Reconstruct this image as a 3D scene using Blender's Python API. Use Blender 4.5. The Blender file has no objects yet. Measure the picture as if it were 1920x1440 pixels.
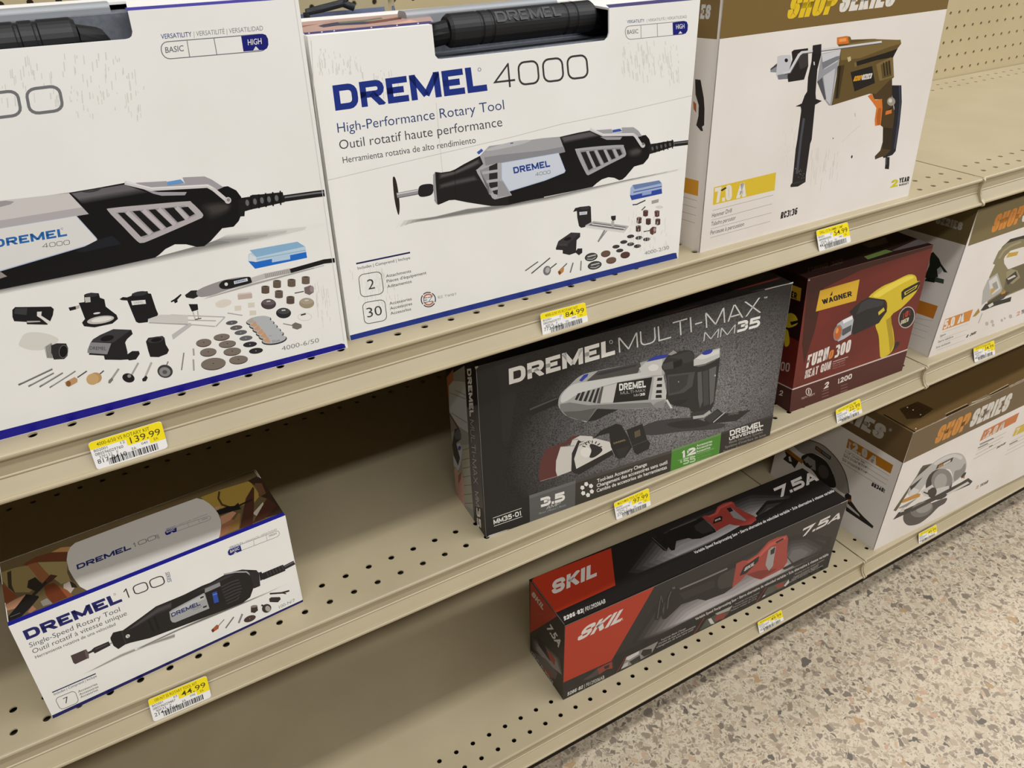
import bpy, math, random
import numpy as np
from mathutils import Vector, Matrix
from mathutils.geometry import tessellate_polygon

# ------------------------------------------------------------------ camera, world, lights, exposure
SC = bpy.context.scene
COL = SC.collection
MM = 0.001
CAM_F = 1454.963                                  # focal length in pixels of the 1920x1440 frame
CAM_C = np.array([-987.581, -572.322, 1127.872])  # camera position in mm
CAM_D = np.array([0.40884033, 0.74795697, -0.52288618])
CAM_R = np.array([0.86760802, -0.49625118, -0.03148177])
CAM_U = np.array([0.28302989, 0.44078922, 0.85182096])
cam = bpy.data.cameras.new('camera')
cam.sensor_width = 36.0
cam.lens = CAM_F / 1920 * 36.0
cam.clip_start = 0.02
cam_ob = bpy.data.objects.new('camera', cam)
cam_ob.matrix_world = Matrix((
    (CAM_R[0], CAM_U[0], -CAM_D[0], CAM_C[0] * MM),
    (CAM_R[1], CAM_U[1], -CAM_D[1], CAM_C[1] * MM),
    (CAM_R[2], CAM_U[2], -CAM_D[2], CAM_C[2] * MM),
    (0, 0, 0, 1)))
COL.objects.link(cam_ob)
SC.camera = cam_ob

world = bpy.data.worlds.new('store_interior')
SC.world = world
world.use_nodes = True
bg = world.node_tree.nodes['Background']
bg.inputs[0].default_value = (1.0, 0.95, 0.86, 1)
bg.inputs[1].default_value = 0.006


def strip_light(name, y, z, x0, x1, width, power, color):
    l = bpy.data.lights.new(name, 'AREA')
    l.shape = 'RECTANGLE'
    l.size = x1 - x0
    l.size_y = width
    l.energy = power
    l.color = color
    o = bpy.data.objects.new(name, l)
    o.location = ((x0 + x1) / 2, y, z)
    COL.objects.link(o)
    return o


# three long rows of fluorescent tubes: two over the aisle, one above the shelves, all parallel to them
LAMP = (1.0, 0.995, 0.985)
strip_light('fluorescent_row', -0.99, 3.02, -2.9, 6.2, 0.2, 106, LAMP)
strip_light('fluorescent_row', -2.17, 3.02, -2.9, 6.2, 0.2, 148, LAMP)
strip_light('fluorescent_row', 0.22, 3.02, -2.9, 6.2, 0.2, 40, LAMP)

SC.view_settings.view_transform = 'Standard'
SC.view_settings.look = 'None'
SC.view_settings.exposure = 0.0
SC.view_settings.gamma = 1.0
SC.view_settings.use_curve_mapping = False


# ------------------------------------------------------------------ materials
def lin(h):
    h = h.lstrip('#')
    out = []
    for i in (0, 2, 4):
        c = int(h[i:i + 2], 16) / 255
        out.append(c / 12.92 if c <= 0.04045 else ((c + 0.055) / 1.055) ** 2.4)
    return out


def new_mat(name, hexcol, rough=0.5, spec=0.4, metal=0.0):
    m = bpy.data.materials.new(name)
    m.use_nodes = True
    b = m.node_tree.nodes['Principled BSDF']
    b.inputs['Base Color'].default_value = (*lin(hexcol), 1)
    b.inputs['Roughness'].default_value = rough
    b.inputs['Specular IOR Level'].default_value = spec
    b.inputs['Metallic'].default_value = metal
    return m


_ink = {}


def ink(h):
    if not isinstance(h, str):
        return h
    if h not in _ink:
        _ink[h] = new_mat('ink_' + h, h, 0.42, 0.35)
    return _ink[h]


def node(m, kind, **kw):
    n = m.node_tree.nodes.new(kind)
    for k, v in kw.items():
        setattr(n, k, v)
    return n


def noise_tint(m, c0, c1, scale, lo, hi, detail=4.0, stretch=(1, 1, 1)):
    """mottle the base colour between two print colours"""
    nt = m.node_tree
    b = nt.nodes['Principled BSDF']
    tc = node(m, 'ShaderNodeTexCoord')
    mp = node(m, 'ShaderNodeMapping')
    mp.inputs['Scale'].default_value = stretch
    nz = node(m, 'ShaderNodeTexNoise')
    nz.inputs['Scale'].default_value = scale
    nz.inputs['Detail'].default_value = detail
    cr = node(m, 'ShaderNodeValToRGB')
    cr.color_ramp.elements[0].position = lo
    cr.color_ramp.elements[1].position = hi
    cr.color_ramp.elements[0].color = (*lin(c0), 1)
    cr.color_ramp.elements[1].color = (*lin(c1), 1)
    nt.links.new(tc.outputs['Object'], mp.inputs['Vector'])
    nt.links.new(mp.outputs['Vector'], nz.inputs['Vector'])
    nt.links.new(nz.outputs['Fac'], cr.inputs['Fac'])
    nt.links.new(cr.outputs['Color'], b.inputs['Base Color'])
    return cr


PAINT = new_mat('putty_enamel', 'b2a588', 0.36, 0.45)
noise_tint(PAINT, 'aea184', 'b5a88b', 9.0, 0.35, 0.65)
PEG = new_mat('putty_pegboard', 'd2c197', 0.5, 0.35)
noise_tint(PEG, 'bfb08c', 'c5b692', 7.0, 0.35, 0.65)
DARK = new_mat('dark_kick_plate', '2a2118', 0.6, 0.2)
WHITE = new_mat('white_cardboard', 'ecebe6', 0.45, 0.35)
noise_tint(WHITE, 'f1f0ec', 'f5f4f1', 14.0, 0.3, 0.6)
KRAFT = new_mat('grey_board', '9a8f80', 0.8, 0.2)


# ------------------------------------------------------------------ mesh helpers
def link(name, verts, faces, mats, fm=None, parent=None, loc=(0, 0, 0), smooth=False):
    """verts in mm in world space; loc (mm) is where the thing's origin stands"""
    me = bpy.data.meshes.new(name)
    l = np.array(loc, float)
    me.from_pydata([tuple((np.array(v, float) - l) * MM) for v in verts], [], faces)
    for m in mats:
        me.materials.append(m)
    if fm is not None:
        me.polygons.foreach_set('material_index', fm)
    if smooth:
        me.polygons.foreach_set('use_smooth', [True] * len(me.polygons))
    me.update()
    o = bpy.data.objects.new(name, me)
    COL.objects.link(o)
    if parent is not None:
        o.parent = parent
    else:
        o.location = tuple(l * MM)
    return o


def empty(name, loc, label, cat, group=None):
    o = bpy.data.objects.new(name, None)
    o.empty_display_size = 0.02
    COL.objects.link(o)
    o.location = tuple(np.array(loc, float) * MM)
    tag(o, label, cat, group)
    return o


def tag(o, label, cat, group=None):
    o['label'] = label
    o['category'] = cat
    if group:
        o['group'] = group


class MB:
    """collects shapes (mm, world space) for one mesh"""

    def __init__(s):
        s.v, s.f, s.m = [], [], []

    def add(s, verts, faces, mi=0):
        b = len(s.v)
        s.v += [tuple(map(float, p)) for p in verts]
        s.f += [tuple(b + i for i in f) for f in faces]
        s.m += [mi] * len(faces)

    def box(s, x0, x1, y0, y1, z0, z1, mi=0):
        v = [(x, y, z) for x in (x0, x1) for y in (y0, y1) for z in (z0, z1)]
        s.add(v, [(0, 1, 3, 2), (4, 6, 7, 5), (0, 4, 5, 1), (2, 3, 7, 6), (0, 2, 6, 4), (1, 5, 7, 3)], mi)

    def extrude_x(s, prof, x0, x1, mi=0, caps=True):
        """closed (y,z) outline swept from x0 to x1"""
        n = len(prof)
        v = [(x0, y, z) for y, z in prof] + [(x1, y, z) for y, z in prof]
        f = [(i, (i + 1) % n, n + (i + 1) % n, n + i) for i in range(n)]
        s.add(v, f, mi)
        if caps:
            tris = tessellate_polygon([[Vector((y, z, 0)) for y, z in prof]])
            s.add([(x0, y, z) for y, z in prof], [tuple(t) for t in tris], mi)
            s.add([(x1, y, z) for y, z in prof], [tuple(reversed(t)) for t in tris], mi)

    def tube(s, pts, radii, n=16, mi=0, cap=True):
        """round bar through pts"""
        pts = [np.array(p, float) for p in pts]
        if not hasattr(radii, '__len__'):
            radii = [radii] * len(pts)
        rings = []
        for i, p in enumerate(pts):
            d = pts[min(i + 1, len(pts) - 1)] - pts[max(i - 1, 0)]
            d /= np.linalg.norm(d)
            a = np.cross(d, (0, 0, 1.0))
            if np.linalg.norm(a) < 1e-3:
                a = np.cross(d, (1.0, 0, 0))
            a /= np.linalg.norm(a)
            b = np.cross(d, a)
            rings.append([p + radii[i] * (math.cos(t) * a + math.sin(t) * b) for t in np.linspace(0, 2 * math.pi, n, endpoint=False)])
        v = [q for r in rings for q in r]
        f = []
        for k in range(len(pts) - 1):
            for i in range(n):
                j = (i + 1) % n
                f.append((k * n + i, (k + 1) * n + i, (k + 1) * n + j, k * n + j))
        if cap:
            f.append(tuple(range(n)))
            f.append(tuple(reversed(range((len(pts) - 1) * n, len(pts) * n))))
        s.add(v, f, mi)

    def build(s, name, mats, parent=None, loc=(0, 0, 0), smooth=False):
        return link(name, s.v, s.f, mats, s.m, parent, loc, smooth)


# ------------------------------------------------------------------ printing on flat faces
def ray(px, py):
    return CAM_D + CAM_R * ((px - 960) / CAM_F) - CAM_U * ((py - 720) / CAM_F)


def on_plane(px, py, o, n):
    d = ray(px, py)
    return CAM_C + d * (np.dot(o - CAM_C, n) / np.dot(d, n))


def on_z(px, py, z):
    return on_plane(px, py, np.array([0, 0, z], float), np.array([0, 0, 1.0]))


def arc(cx, cy, rx, ry, a0, a1, n=10, rot=0):
    r = math.radians(rot)
    out = []
    for i in range(n + 1):
        t = math.radians(a0 + (a1 - a0) * i / n)
        x, y = rx * math.cos(t), ry * math.sin(t)
        out.append((cx + x * math.cos(r) - y * math.sin(r), cy + x * math.sin(r) + y * math.cos(r)))
    return out


def spl(pts, n=6, closed=True):
    """smooth outline through the points"""
    P = [np.array(p, float) for p in pts]
    m = len(P)
    out = []
    for i in range(m if closed else m - 1):
        g = (lambda k: P[k % m]) if closed else (lambda k: P[min(max(k, 0), m - 1)])
        a, b, c, d = g(i - 1), g(i), g(i + 1), g(i + 2)
        for k in range(n):
            t = k / n
            out.append(tuple(0.5 * (2 * b + (c - a) * t + (2 * a - 5 * b + 4 * c - d) * t * t + (3 * b - a - 3 * c + d) * t ** 3)))
    if not closed:
        out.append(tuple(P[-1]))
    return out


def mix(h0, h1, t):
    a = [int(h0[i:i + 2], 16) for i in (0, 2, 4)]
    b = [int(h1[i:i + 2], 16) for i in (0, 2, 4)]
    return ''.join('%02x' % int(round(x + (y - x) * t)) for x, y in zip(a, b))


_txt = {}


def text_shape(s, off):
    """outline of a line of type: (verts, faces, width, cap height)"""
    k = (s, off)
    if k in _txt:
        return _txt[k]
    cu = bpy.data.curves.new('type', 'FONT')
    cu.body = s
    cu.size = 1.0
    cu.offset = off
    cu.resolution_u = 3
    o = bpy.data.objects.new('type', cu)
    COL.objects.link(o)
    dg = bpy.context.evaluated_depsgraph_get()
    e = o.evaluated_get(dg)
    me = e.to_mesh()
    v = [(q.co.x, q.co.y) for q in me.vertices]
    f = [tuple(p.vertices) for p in me.polygons]
    e.to_mesh_clear()
    bpy.data.objects.remove(o)
    bpy.data.curves.remove(cu)
    x0 = min(p[0] for p in v)
    x1 = max(p[0] for p in v)
    cap = max(p[1] for p in v) if s == 'H' else text_shape('H', 0.0)[3]
    _txt[k] = ([(x - x0, y) for x, y in v], f, x1 - x0, cap)
    return _txt[k]


# skeletons of block capitals and figures: (advance width, strokes); y runs 0..1 upwards
def rr(x0, y0, x1, y1, r):
    rx, ry = r
    return (arc(x1 - rx, y1 - ry, rx, ry, 0, 90, 4) + arc(x0 + rx, y1 - ry, rx, ry, 90, 180, 4)
            + arc(x0 + rx, y0 + ry, rx, ry, 180, 270, 4) + arc(x1 - rx, y0 + ry, rx, ry, 270, 360, 4))


def ring(r=(0.3, 0.3)):
    p = rr(0, 0, 1, 1, r)
    return p + [p[0]]


S_CURVE = [(1, 0.8)] + arc(0.7, 0.75, 0.3, 0.25, 30, 90, 3) + arc(0.3, 0.75, 0.3, 0.25, 90, 270, 6) + arc(0.7, 0.25, 0.3, 0.25, 90, -90, 6) + arc(0.3, 0.25, 0.3, 0.25, -90, -150, 3) + [(0, 0.2)]
GL = {
    'D': [[(0, 0), (0, 1)] + arc(0.65, 0.65, 0.35, 0.35, 90, 0, 4) + arc(0.65, 0.35, 0.35, 0.35, 0, -90, 4) + [(0, 0)]],
    'R': [[(0, 0), (0, 1)] + arc(0.75, 0.73, 0.25, 0.27, 90, -90, 6) + [(0, 0.46)], [(0.45, 0.5), (1.05, -0.2)]],
    'P': [[(0, 0), (0, 1)] + arc(0.7, 0.72, 0.3, 0.28, 90, -90, 6) + [(0, 0.44)]],
    'B': [[(0, 0), (0, 1)] + arc(0.7, 0.76, 0.26, 0.24, 90, -90, 6) + [(0, 0.52)], [(0.6, 0.52)] + arc(0.74, 0.26, 0.26, 0.26, 90, -90, 6) + [(0, 0)]],
    'E': [[(1, 0), (0, 0), (0, 1), (1, 1)], [(0, 0.5), (0.93, 0.5)]],
    'F': [[(0, 0), (0, 1), (1, 1)], [(0, 0.5), (0.9, 0.5)]],
    'M': [[(0, -0.2), (0, 1.2)], [(-0.03, 1.12), (0.5, 0.02)], [(1.03, 1.12), (0.5, 0.02)], [(1, -0.2), (1, 1.2)]],
    'N': [[(0, -0.2), (0, 1.2)], [(0, 1.1), (1, -0.1)], [(1, -0.2), (1, 1.2)]],
    'L': [[(0, 1), (0, 0), (1, 0)]],
    'I': [[(0.5, 0), (0.5, 1)]],
    'T': [[(0, 1), (1, 1)], [(0.5, 1), (0.5, 0)]],
    'H': [[(0, 0), (0, 1)], [(1, 0), (1, 1)], [(0, 0.5), (1, 0.5)]],
    'O': [ring()], '0': [ring()],
    'U': [[(0, 1)] + arc(0.32, 0.3, 0.32, 0.3, 180, 270, 4) + arc(0.68, 0.3, 0.32, 0.3, 270, 360, 4) + [(1, 1)]],
    'S': [S_CURVE],
    'K': [[(0, -0.2), (0, 1.2)], [(1.15, 1.15), (0.05, 0.42)], [(0.35, 0.6), (1.1, -0.15)]],
    'A': [[(-0.08, -0.2), (0.5, 1.1)], [(1.08, -0.2), (0.5, 1.1)], [(0.2, 0.25), (0.8, 0.25)]],
    'V': [[(-0.08, 1.2), (0.5, -0.1)], [(1.08, 1.2), (0.5, -0.1)]],
    'W': [[(-0.04, 1.2), (0.25, -0.1)], [(0.25, -0.1), (0.5, 1.05)], [(0.5, 1.05), (0.75, -0.1)], [(0.75, -0.1), (1.04, 1.2)]],
    'X': [[(-0.1, -0.15), (1.1, 1.15)], [(-0.1, 1.15), (1.1, -0.15)]],
    'Y': [[(0, 1), (0.5, 0.45), (1, 1)], [(0.5, 0.45), (0.5, 0)]],
    'Z': [[(0, 1), (1, 1), (0, 0), (1, 0)]],
    'C': [[(1, 0.8)] + arc(0.65, 0.7, 0.35, 0.3, 30, 90, 3) + arc(0.35, 0.7, 0.35, 0.3, 90, 180, 4) + arc(0.35, 0.3, 0.35, 0.3, 180, 270, 4) + arc(0.65, 0.3, 0.35, 0.3, 270, 330, 3) + [(1, 0.2)]],
    'G': [[(1, 0.8)] + arc(0.65, 0.7, 0.35, 0.3, 30, 90, 3) + arc(0.35, 0.7, 0.35, 0.3, 90, 180, 4) + arc(0.35, 0.3, 0.35, 0.3, 180, 270, 4) + [(1, 0), (1, 0.48), (0.55, 0.48)]],
    '1': [[(0.15, 0.75), (0.55, 1), (0.55, 0)]],
    '2': [[(0, 0.72)] + arc(0.35, 0.7, 0.35, 0.3, 180, 90, 3) + arc(0.65, 0.7, 0.35, 0.3, 90, -20, 5) + [(0, 0), (1, 0)]],
    '3': [[(0.05, 1), (0.7, 1)] + arc(0.68, 0.77, 0.3, 0.23, 80, -90, 5) + [(0.3, 0.54)], [(0.68, 0.54)] + arc(0.7, 0.27, 0.3, 0.27, 90, -90, 6) + [(0.05, 0)]],
    '4': [[(0.75, 0), (0.75, 1), (0, 0.25), (1, 0.25)]],
    '5': [[(0.95, 1), (0.08, 1), (0.05, 0.58), (0.65, 0.58)] + arc(0.7, 0.29, 0.3, 0.29, 85, -90, 6) + [(0, 0)]],
    '6': [[(0.9, 1), (0.45, 1)] + arc(0.35, 0.7, 0.35, 0.3, 90, 180, 4) + arc(0.3, 0.28, 0.3, 0.28, 180, 270, 4) + arc(0.7, 0.28, 0.3, 0.28, -90, 90, 6) + [(0, 0.56)]],
    '7': [[(0, 1), (1, 1), (0.3, -0.2)]],
    '8': [ring((0.3, 0.2)), [(0, 0.52), (1, 0.52)]],
    '9': [[(1, 0.45), (0.3, 0.45)] + arc(0.3, 0.72, 0.3, 0.28, 270, 90, 6) + arc(0.7, 0.72, 0.3, 0.28, 90, 0, 4) + [(1, 0.3)] + arc(0.7, 0.28, 0.3, 0.28, 0, -90, 4) + [(0.1, 0)]],
    '-': [[(0.05, 0.45), (0.95, 0.45)]],
    '/': [[(0, -0.05), (1, 1.05)]],
    '$': [S_CURVE, [(0.5, -0.12), (0.5, 1.12)]],
}
GW = {'I': 0.32, 'M': 1.25, 'W': 1.4, '1': 0.6, '-': 0.6, '.': 0.3, ' ': 0.45, '/': 0.5, 'E': 0.88, 'L': 0.82, 'F': 0.8, 'T': 0.95}


def ribbon(pts, t):
    """mitred band of width t along a polyline: list of quads"""
    P = [np.array(p, float) for p in pts]
    Q = [P[0]]
    for p in P[1:]:
        if np.linalg.norm(p - Q[-1]) > 1e-6:
            Q.append(p)
    P = Q
    if len(P) < 2:
        return []
    closed = len(P) > 3 and np.linalg.norm(P[0] - P[-1]) < 1e-5
    if closed:
        P = P[:-1]
    n = len(P)

    def nrm(a, b):
        d = b - a
        d = d / np.linalg.norm(d)
        return np.array([-d[1], d[0]])
    L, R = [], []
    for i in range(n):
        if closed or 0 < i < n - 1:
            n0 = nrm(P[i - 1], P[i])
            n1 = nrm(P[i], P[(i + 1) % n])
            m = n0 + n1
            if np.linalg.norm(m) < 0.3:
                m = n0
            m = m / np.linalg.norm(m)
            m = m / max(0.42, float(np.dot(m, n0)))
        else:
            m = nrm(P[0], P[1]) if i == 0 else nrm(P[n - 2], P[n - 1])
        L.append(P[i] + m * t / 2)
        R.append(P[i] - m * t / 2)
    k = n if closed else n - 1
    return [[R[i], R[(i + 1) % n], L[(i + 1) % n], L[i]] for i in range(k)]


def clip01(q):
    """trim a piece of a letter to the band between baseline and capital height"""
    for lim, sg in ((0.0, 1), (1.0, -1)):
        out = []
        for i in range(len(q)):
            a, b = q[i], q[(i + 1) % len(q)]
            da, db = (a[1] - lim) * sg, (b[1] - lim) * sg
            if da >= 0:
                out.append(a)
            if (da >= 0) != (db >= 0):
                t = da / (da - db)
                out.append((a[0] + (b[0] - a[0]) * t, a[1] + (b[1] - a[1]) * t))
        q = out
    return q


class Panel:
    """a flat board of a carton or a tag, with everything printed on it"""

    def __init__(s, o, u, v, base=None):
        s.o = np.array(o, float)
        s.u = np.array(u, float)
        s.u /= np.linalg.norm(s.u)
        v = np.array(v, float)
        v -= s.u * np.dot(v, s.u)
        s.v = v / np.linalg.norm(v)
        s.n = np.cross(s.u, s.v)
        s.mats, s.ix = [], {}
        s.V, s.F, s.M = [], [], []
        s.boxes = []
        s.lim = None
        s.t = (0.0, 0.0, 1.0)
        s.base = base

    def mi(s, c):
        m = ink(c)
        if m.name not in s.ix:
            s.ix[m.name] = len(s.mats)
            s.mats.append(m)
        return s.ix[m.name]

    def crop(s, ox, oy, sc):
        s.t = (ox, oy, sc)
        return s

    def uv(s, p):
        q = on_plane(s.t[0] + p[0] / s.t[2], s.t[1] + p[1] / s.t[2], s.o, s.n) - s.o
        return float(np.dot(q, s.u)), float(np.dot(q, s.v))

    def w(s, a, b, h=0.0):
        return s.o + s.u * a + s.v * b + s.n * h

    def _add(s, uvs, faces, c, h):
        b = len(s.V)
        if s.lim:
            x0, x1, y0, y1 = s.lim
            uvs = [(min(max(a, x0), x1), min(max(q, y0), y1)) for a, q in uvs]      # nothing is printed past the edge of the board
        s.V += [s.w(a, q, h) for a, q in uvs]
        s.F += [tuple(b + i for i in f) for f in faces]
        s.M += [s.mi(c)] * len(faces)

    def _layer(s, uvs):
        """height of the ink film: one film above whatever was printed there before"""
        a = [p[0] for p in uvs]
        b = [p[1] for p in uvs]
        q = (min(a), max(a), min(b), max(b))
        k = 1 + max((l for r, l in s.boxes if r[0] < q[1] and q[0] < r[1] and r[2] < q[3] and q[2] < r[3]), default=0)
        s.boxes.append((q, k))
        return 0.015 + 0.006 * k

    def _fill(s, loops, c, h):
        tris = tessellate_polygon([[Vector((a, b, 0)) for a, b in l] for l in loops])
        allp = [p for l in loops for p in l]
        out = []
        for t in tris:
            a, b, d = (allp[i] for i in t)
            ar = (b[0] - a[0]) * (d[1] - a[1]) - (b[1] - a[1]) * (d[0] - a[0])
            out.append(tuple(t) if ar > 0 else tuple(reversed(t)))
        s._add(allp, out, c, h)

    def board(s, loops, c, thick=1.6):
        """the board itself: outline (and cut-outs) in mm on the plane"""
        old, s.lim = s.lim, None
        s._fill(loops, c, 0.0)
        mi = s.mi(c)
        for l in loops:
            n = len(l)
            b = len(s.V)
            s.V += [s.w(a, q, 0) for a, q in l] + [s.w(a, q, -thick) for a, q in l]
            s.F += [(b + i, b + n + i, b + n + (i + 1) % n, b + (i + 1) % n) for i in range(n)]
            s.M += [mi] * n
        tris = tessellate_polygon([[Vector((a, b, 0)) for a, b in l] for l in loops])
        allp = [p for l in loops for p in l]
        s._add(allp, [tuple(t) for t in tris], s.base or KRAFT, -thick)
        a = [p[0] for p in loops[0]]
        b = [p[1] for p in loops[0]]
        s.lim = (min(a), max(a), min(b) + 0.1, max(b))
        if old:
            s.lim = (min(old[0], s.lim[0]), max(old[1], s.lim[1]), min(old[2], s.lim[2]), max(old[3], s.lim[3]))

    def _quads(s, qs, c):
        if not qs:
            return
        h = s._layer([p for q in qs for p in q])
        for q in qs:
            ar = sum(q[i][0] * q[(i + 1) % len(q)][1] - q[(i + 1) % len(q)][0] * q[i][1] for i in range(len(q)))
            f = tuple(range(len(q)))
            s._add(q, [f if ar > 0 else tuple(reversed(f))], c, h)

    # everything below takes points in the current measuring frame
    def poly(s, c, pts, *holes):
        loops = [[s.uv(p) for p in l] for l in (pts,) + holes]
        s._fill(loops, c, s._layer(loops[0]))

    def mm(s, c, pts):
        """filled outline given in mm on the panel"""
        s._fill([list(pts)], c, s._layer(pts))

    def ln(s, c, pts, t):
        s._quads([[s.uv(p) for p in q] for q in ribbon(pts, t)], c)

    def el(s, c, cx, cy, rx, ry=None, rot=0, n=20):
        s.poly(c, arc(cx, cy, rx, rx if ry is None else ry, 0, 360, n, rot)[:-1])

    def rg(s, c, cx, cy, rx, ry, t, rot=0, a0=0, a1=360):
        s.ln(c, arc(cx, cy, rx, ry, a0, a1, 24, rot), t)

    def soft(s, c0, c1, outer, inner, n=5):
        for i in range(n):
            t = i / (n - 1)
            s.poly(mix(c0, c1, t), [tuple(np.array(a) * (1 - t) + np.array(b) * t) for a, b in zip(outer, inner)])

    def rrect(s, c, p00, p10, p11, p01, r=(0.2, 0.2), t=None):
        """rounded box through four corners; filled, or an outline t wide"""
        def bl(x, y):
            a = np.array(p00) * (1 - x) + np.array(p10) * x
            b = np.array(p01) * (1 - x) + np.array(p11) * x
            return tuple(a * (1 - y) + b * y)
        q = [bl(x, y) for x, y in rr(0, 0, 1, 1, r)]
        if t:
            s.ln(c, q + [q[0]], t)
        else:
            s.poly(c, q)

    def tx(s, txt, A, B, H, c, off=0.0):
        """a line of type: baseline from A to B, capitals as tall as A to H"""
        v, f, wd, cap = text_shape(txt, off)
        A, B, H = (np.array(p, float) for p in (A, B, H))
        ex, ey = (B - A) / wd, (H - A) / cap
        q = [s.uv(A + ex * x + ey * y) for x, y in v]
        s._add(q, f, c, s._layer(q))

    def st(s, txt, A, B, H, c, t=0.2, gap=0.12, wf=0.75, th=None):
        """block lettering drawn with strokes of weight t (capital height = 1)"""
        A, B, H = (np.array(p, float) for p in (A, B, H))
        x = 0.0
        pol = []
        for ch in txt:
            w = GW.get(ch, 1.0) * wf
            if ch == '.':
                w = t
                pol.append([(x, 0), (x + t, 0), (x + t, t), (x, t)])
            elif ch in GL:
                if ch == 'I':
                    w = t
                sx = max(w - t, 1e-3)
                for q in GL[ch]:
                    g = [np.array((x + t / 2 + px * sx, t / 2 + py * (1 - t))) for px, py in q]
                    for e, f in ((0, 1), (-1, -2)):      # free ends run out to the edge of the letter
                        if q[0] != q[-1] and (q[e][0] in (0, 1) or q[e][1] in (0, 1)):
                            d = g[e] - g[f]
                            g[e] = g[e] + d / max(1e-6, np.linalg.norm(d)) * t / 2
                    pol += ribbon([tuple(p) for p in g], t)
            x += w + gap
        W = x - gap
        pol = [clip01(q) for q in pol]
        s._quads([[s.uv(A + (B - A) * (p[0] / W) + (H - A) * p[1]) for p in q] for q in pol if len(q) > 2], c)

    def barcode(s, A, B, H, c, seed=1, n=34):
        A, B, H = (np.array(p, float) for p in (A, B, H))
        R = random.Random(seed)
        x, xs = 0.0, []
        for _ in range(n):
            a = R.choice((1, 1, 2, 3))
            xs.append((x, x + a))
            x += a + R.choice((1, 1, 2))
        s._quads([[s.uv(p) for p in (A + (B - A) * (a / x), A + (B - A) * (b / x), A + (B - A) * (b / x) + H - A, A + (B - A) * (a / x) + H - A)] for a, b in xs], c)

    def build(s, name, parent=None, loc=(0, 0, 0)):
        return link(name, s.V, s.F, s.mats, s.M, parent, loc)


class Carton:
    """a printed box standing on a shelf; its corners as measured on the shelf plane"""

    def __init__(s, label, cat, z, bl, br, tl, tr, depth, base, side=None, top=None, cut=None, group=None, topcut=None, lcut=None):
        s.bl = on_z(*bl, z)
        s.br = on_z(*br, z)
        d = s.br - s.bl
        d /= np.linalg.norm(d)
        s.back = np.array([-d[1], d[0], 0.0])
        nf = -s.back
        s.tl = on_plane(*tl, s.bl, nf)
        s.tr = on_plane(*tr, s.bl, nf)
        s.depth = depth
        s.loc = (s.bl + s.br) / 2 + s.back * depth / 2
        s.root = empty('product_carton', s.loc, label, cat, group)
        B = s.back * depth
        side = side or base
        top = top or base
        s.front = Panel(s.bl, s.br - s.bl, (0, 0, 1))
        fl = s.front

        def loc(p, P):
            q = p - P.o
            return float(np.dot(q, P.u)), float(np.dot(q, P.v))
        loops = [[loc(p, fl) for p in (s.bl, s.br, s.tr, s.tl)]]
        if cut:
            # a notch open to the top edge
            c = [fl.uv(p) for p in cut]
            loops = [[loc(s.bl, fl), loc(s.br, fl), loc(s.tr, fl)] + c + [loc(s.tl, fl)]]
        fl.board(loops, base)
        e = 0.3
        s.left = Panel(s.bl + B, -s.back, s.tl - s.bl)
        s.left.board([[loc(p, s.left) for p in (s.bl + B, s.bl + s.back * e, s.tl + s.back * e, s.tl + B)]], side)
        s.right = Panel(s.br, s.back, s.tr - s.br)
        s.right.board([[loc(p, s.right) for p in (s.br + s.back * e, s.br + B, s.tr + B, s.tr + s.back * e)]], side)
        s.top = Panel(s.tl, s.tr - s.tl, s.back)
        if topcut:
            # the notch of the front panel runs on over the top: left, right and rear strips remain
            ua, ub = s.top.uv(topcut[0])[0], s.top.uv(topcut[-1])[0]
            W = float(np.linalg.norm(s.tr - s.tl))
            vb = 74.0
            for q in ([(0, e), (ua, e), (ua - 6, vb), (0, vb)], [(ub, e), (W, e), (W, vb), (ub + 6, vb)], [(0, vb), (W, vb), (W, depth), (0, depth)]):
                s.top.board([q], top)
        else:
            s.top.board([[loc(p, s.top) for p in (s.tl + s.back * e, s.tr + s.back * e, s.tr + B, s.tl + B)]], top)
        s.rear = Panel(s.br + B, s.bl - s.br, (0, 0, 1))
        s.rear.board([[loc(p, s.rear) for p in (s.br + B, s.bl + B, s.tl + B, s.tr + B)]], base)
        s.base = Panel(s.bl + B, s.br - s.bl, -s.back)
        up = np.array([0, 0, 0.25])
        s.base.o = s.base.o + up
        s.base.board([[loc(p + up, s.base) for p in (s.bl + B, s.br + B, s.br + s.back * e, s.bl + s.back * e)]], base)

    def build(s):
        for n, p in (('front_panel', s.front), ('side_panel', s.left), ('side_panel', s.right), ('top_panel', s.top), ('back_panel', s.rear), ('bottom_panel', s.base)):
            p.build(n, s.root, s.loc)
        return s.root


# ------------------------------------------------------------------ the setting: floor, shelving
ZB, ZM, ZT = 150.0, 543.35, 819.6
PITCH = 25.4
WALL_Y = 397.5


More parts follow.
